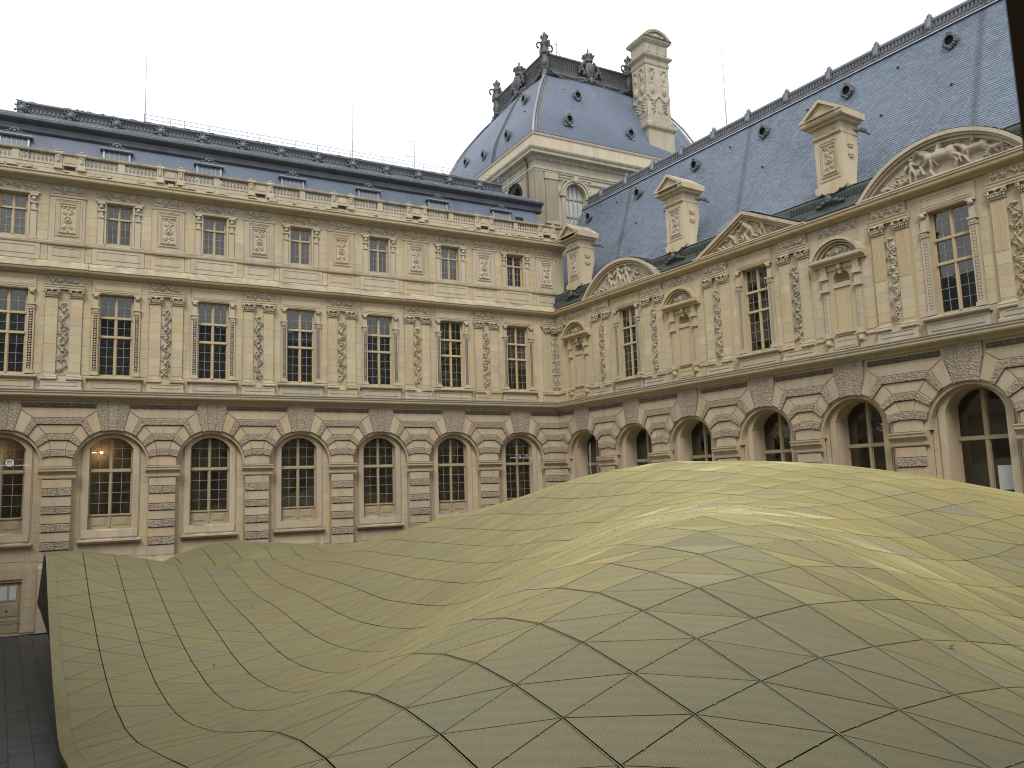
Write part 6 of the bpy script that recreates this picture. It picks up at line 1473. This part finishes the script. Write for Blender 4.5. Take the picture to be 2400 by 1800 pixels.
for a in range(len(KS)-1):
    for b in range(len(MS)-1):
        A, B, C_, D = NP[a][b], NP[a+1][b], NP[a+1][b+1], NP[a][b+1]
        gs, gr, gd = .0135, .0085, .0072      # seam, row and diagonal half gaps
        if a == 0: quads = [([A, D, C_], (0, .004, .001), 0), ([A, C_, B], (.001, .001, .004), 0)]
        else: quads = [([A, D, C_], (gs if a > 1 else .003, gr, gd), 1), ([A, C_, B], (gd, gs, gr), 1)]
        for P, gp, ok in quads:
            # orient upward
            n = (P[1]-P[0]).cross(P[2]-P[0])
            if n.z < 0: P = [P[0], P[2], P[1]]; gp = (gp[2], gp[1], gp[0])
            q, n = inset_tri(P, gp)
            c = (q[0]+q[1]+q[2])/3; v = c-CAM; ar = abs((q[1]-q[0]).cross(q[2]-q[0]).length/2*n.dot(v.normalized()))/v.length_squared
            sx = FPX*v.dot(RT)/max(.1, v.dot(FW)); sy = FPX*v.dot(UP)/max(.1, v.dot(FW))
            vis = v.dot(FW) > 1 and abs(sx) < 1250 and abs(sy) < 950 and n.dot(v) < 0
            # each panel sits with its own slight tilt and height
            tz = rc.uniform(-.003, .003); q = [p+n*tz for p in q]
            panels.append((ar if vis else 0, q, n))
panels.sort(key=lambda t: -t[0])
rest = MB()
for i, (ar, q, n) in enumerate(panels):
    lo = [p-n*.03 for p in q]
    if i < 298:
        c = (q[0]+q[1]+q[2])/3
        me = bpy.data.meshes.new('mesh_panel'); me.from_pydata([tuple(p-c) for p in q+lo], [], [(0, 1, 2), (3, 5, 4), (0, 3, 4, 1), (1, 4, 5, 2), (2, 5, 3, 0)]); me.materials.append(GOLD)
        inst('mesh_panel', me, cp, tuple(c-CO))
    else:
        rest.rv = rc.random(); rest.add([tuple(p-CO) for p in q+lo], [(0, 1, 2), (3, 5, 4), (0, 3, 4, 1), (1, 4, 5, 2), (2, 5, 3, 0)])
rest.build('mesh_panels', GOLD, cp, kind='stuff')
# dark glass and steel tube layer underneath
m = MB(); W_ = len(MS)
vs = [tuple(NP[a][b]-CO-Vector((0, 0, .16))) for a in range(len(KS)) for b in range(W_)]
m.add(vs, [(a*W_+b, a*W_+b+1, (a+1)*W_+b+1, (a+1)*W_+b) for a in range(len(KS)-1) for b in range(W_-1)])
m.build('glass_layer', GOLD_UNDER, cp, smooth=True)
m = MB()
for a in (0,):
    for b in range(W_-1):
        p, q = NP[a][b]-CO, NP[a][b+1]-CO; m.add([tuple(p), tuple(q), tuple(q-Vector((-.03, 0, .22))), tuple(p-Vector((-.03, 0, .22)))], [(0, 1, 2, 3)])
m.build('edge_rim', GOLD, cp)
m = MB()    # clips that hold the panels, on the seams and rows near the camera
for a in range(1, 22):
    for b in range(8, W_-1):
        p, q = NP[a][b], NP[a+1][b] if a+1 < len(KS) else NP[a][b]
        v = p-CAM
        if v.length > 26: continue
        for t in (.3, .68):
            c = p.lerp(q, t)-CO; m.blob((c.x, c.y, c.z+.004), (.03, .016, .008), 5, 3)
m.build('panel_clips', STEEL, cp, kind='stuff')
# pale edge trims on both sides of the seams near the viewer
m = MB()
for a in range(2, 20):
    for b in range(10, W_-1):
        p, q = NP[a][b], NP[a][b+1]
        if (p-CAM).length > 15: continue
        d = (q-p).normalized(); s_ = d.cross(Vector((0, 0, 1))).normalized(); u_ = s_.cross(d)
        for sg in (-1, 1):
            o0 = s_*sg*.0215; w_ = s_*sg*.0045; P = [p+o0-w_, q+o0-w_, q+o0+w_, p+o0+w_]; up = u_*.0022
            m.add([tuple(x-CO+up) for x in P]+[tuple(x-CO-up*2) for x in P], [(0, 1, 2, 3), (0, 4, 5, 1), (2, 6, 7, 3)])
m.build('seam_trims', TRIM, cp, kind='stuff')
# dark curtain closing the far left corner and slender columns
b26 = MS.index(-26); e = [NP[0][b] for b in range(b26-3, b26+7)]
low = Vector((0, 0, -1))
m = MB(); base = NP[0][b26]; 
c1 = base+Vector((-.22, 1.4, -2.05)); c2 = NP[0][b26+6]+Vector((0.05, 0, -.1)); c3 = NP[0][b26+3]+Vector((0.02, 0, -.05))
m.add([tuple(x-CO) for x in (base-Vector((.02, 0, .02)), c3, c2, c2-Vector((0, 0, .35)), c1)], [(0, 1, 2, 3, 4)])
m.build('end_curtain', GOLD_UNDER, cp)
for a, b in ((4, 8), (4, 20), (11, 10), (11, 24), (18, 12), (18, 26), (25, 14), (25, 28)):
    p = NP[a][b]-CO; MB().tube([(p.x, p.y+.8, 0), (p.x, p.y, p.z-.2)], .13, 10).build('column', STEEL, cp)
# small dry leaves lying on the canopy
def leaf_mesh(): return MB().add([(0, -.06, 0), (.035, 0, .012), (0, .07, .004), (-.035, 0, .015), (0, 0, .03)], [(0, 1, 4), (1, 2, 4), (2, 3, 4), (3, 0, 4)]).mesh('dead_leaf', BROWN)
lm = leaf_mesh()
def canopy_at(k, mm):
    a = k+1; b = mm-MS[0]; a0, b0 = int(a), int(b); fa, fb = a-a0, b-b0
    return NP[a0][b0]*(1-fa)*(1-fb)+NP[a0+1][b0]*fa*(1-fb)+NP[a0][b0+1]*(1-fa)*fb+NP[a0+1][b0+1]*fa*fb
for (k, mm, lb) in ((5.4, -19.5, 'dark curled leaf lying on the left slope of the mesh canopy'), (10.6, -7.6, 'dark curled leaf on the fold in the middle of the mesh canopy'), (14.3, -13.1, 'tiny dark leaf on the mesh canopy below the arcade corner'), (3.4, -15.2, 'tiny dark leaf in the left valley of the mesh canopy'), (9.3, 1.2, 'thin dark leaf on the near right panels of the mesh canopy')):
    p = canopy_at(k, mm); o = inst('dead_leaf', lm, None, (p.x, p.y, p.z+.03), (1.1, 1.1, 1.1), rc.uniform(0, 6)); tag(o, lb, 'leaf')

# ================================================================== LIGHT FITTINGS ON THE GROUND-FLOOR WINDOWS
def flood(x, z, size, label, tilt=0.0):
    t = empty('security_light', (x, .05, z), tilt); tag(t, label, 'floodlight')
    m = MB(); s = size
    for x0, x1, z0, z1 in ((-s, s, s-.05, s), (-s, s, -s, -s+.05), (-s, -s+.05, -s, s), (s-.05, s, -s, s)): m.box(x0, x1, -.13, .0, z0, z1)
    m.build('frame', WHITE, t)
    MB().box(-s+.05, s-.05, -.08, -.02, -s+.05, s-.05).build('lamp_glass', ROOM, t)
    return t
flood(-32.75, 8.50, .17, 'square white framed light on a rod across the left-most arched window')
r_ = MB().tube([(-1.6, 0, 0), (1.0, 0, 0)], .018, 6).build('light_rod', WHITE, None, (-32.9, .06, 8.38)); tag(r_, 'thin white rod across the left-most arched window', 'rod')
def flood2(x, label):
    t = empty('floodlight', (x, -.05, 8.52), .25); tag(t, label, 'floodlight', 'pair of floodlights in the arched window nearest the corner')
    m = MB(); 
    pts = [(-.15, 0, -.13), (.13, 0, -.13), (.21, 0, 0), (.17, 0, .13), (-.1, 0, .13), (-.19, 0, 0), (-.15, 0, -.13)]
    m.tube(pts, .035, 6); m.build('frame', STEEL, t); MB().prism([(p[0]*.9, p[2]*.9) for p in pts[:-1]], .0, .03).build('lamp_glass', STEEL, t)
flood2(-3.42, 'left one of two grey floodlights on the bar across the window by the corner'); flood2(-2.70, 'right one of two grey floodlights on the bar across the window by the corner')
r_ = MB().tube([(-.85, 0, 0), (.85, 0, -.04)], .022, 6).build('light_bar', WHITE, None, (-3.1, .06, 8.45)); tag(r_, 'thin white bar carrying two floodlights across the window by the corner', 'rod')

# ================================================================== THE WINDOW THE PHOTOGRAPH IS TAKEN FROM
dist = .62
def cam_ray(px, py): return (FW+RT*((px-1200)/FPX)-UP*((py-900)/FPX))
v = cam_ray(2356, 0); h = math.hypot(v.x, v.y); pt = CAM+v*(dist/h); ax = math.atan2(v.y, v.x)
wf = empty('open_window', (pt.x, pt.y, CAM.z), ax); tag(wf, 'dark brown window casement edge close to the viewer at the right border', 'window')
m = MB(); m.box(0, .05, -.075, 0, -1.2, 1.2); m.build('stile', BROWN, wf)
MB().box(-.012, 0, -.062, -.03, -1.2, 1.2).build('sealing_strip', DARK, wf)
# plain wing closing the courtyard on the left, outside the picture (shades it and shows in the panes)
WW = empty('palace_wing', (-38.6, -25, 0), math.pi/2+DRA); tag(WW, 'plain limestone wing closing the courtyard on the far left outside the picture', 'building')
m = MB(); m.box(-8, 0, -25, 22, 0, 18.5)
m.box(0, .5, -25, 22, 11.8, 12.2); m.box(0, .6, -25, 22, 18.4, 18.9); m.build('wall', STONE_LOW, WW)
m = MB()
for k in range(9): m.box(.01, .03, -22+5*k-.9, -22+5*k+.9, 5, 9.6); m.box(.01, .03, -22+5*k-.8, -22+5*k+.8, 13, 17.5)
m.build('windows', DARK, WW)
m = MB(); m.add([(-.5, -25, 18.9), (-.5, 22, 18.9), (-5, 22, 26), (-5, -25, 26)], [(0, 1, 2, 3)]); m.build('roof', SLATE_FAR, WW)
# plain wing behind the camera (only seen reflected in the panes)
BW = empty('palace_wing', (-12, -49.2, 0)); tag(BW, 'plain limestone wing behind the viewer on the near side of the courtyard', 'building')
m = MB(); m.box(-32, 26, -8, 0, 0, 19)
m.extr([(0, 11.7), (.5, 11.8), (.5, 12.2), (0, 12.3)], -32, 26); m.extr([(0, 18.4), (.6, 18.5), (.6, 18.9), (0, 19.1)], -32, 26)
m.build('wall', STONE_LOW, BW)
m = MB()
for k in range(11): m.box(-29+5*k-.9, -29+5*k+.9, .01, .03, 5, 9.6); m.box(-29+5*k-.8, -29+5*k+.8, .01, .03, 13, 17.5)
m.build('windows', DARK, BW)
m = MB(); m.add([(-32, -1, 19), (26, -1, 19), (26, -7, 28), (-32, -7, 28)], [(0, 1, 2, 3)]); m.build('roof', SLATE_FAR, BW)
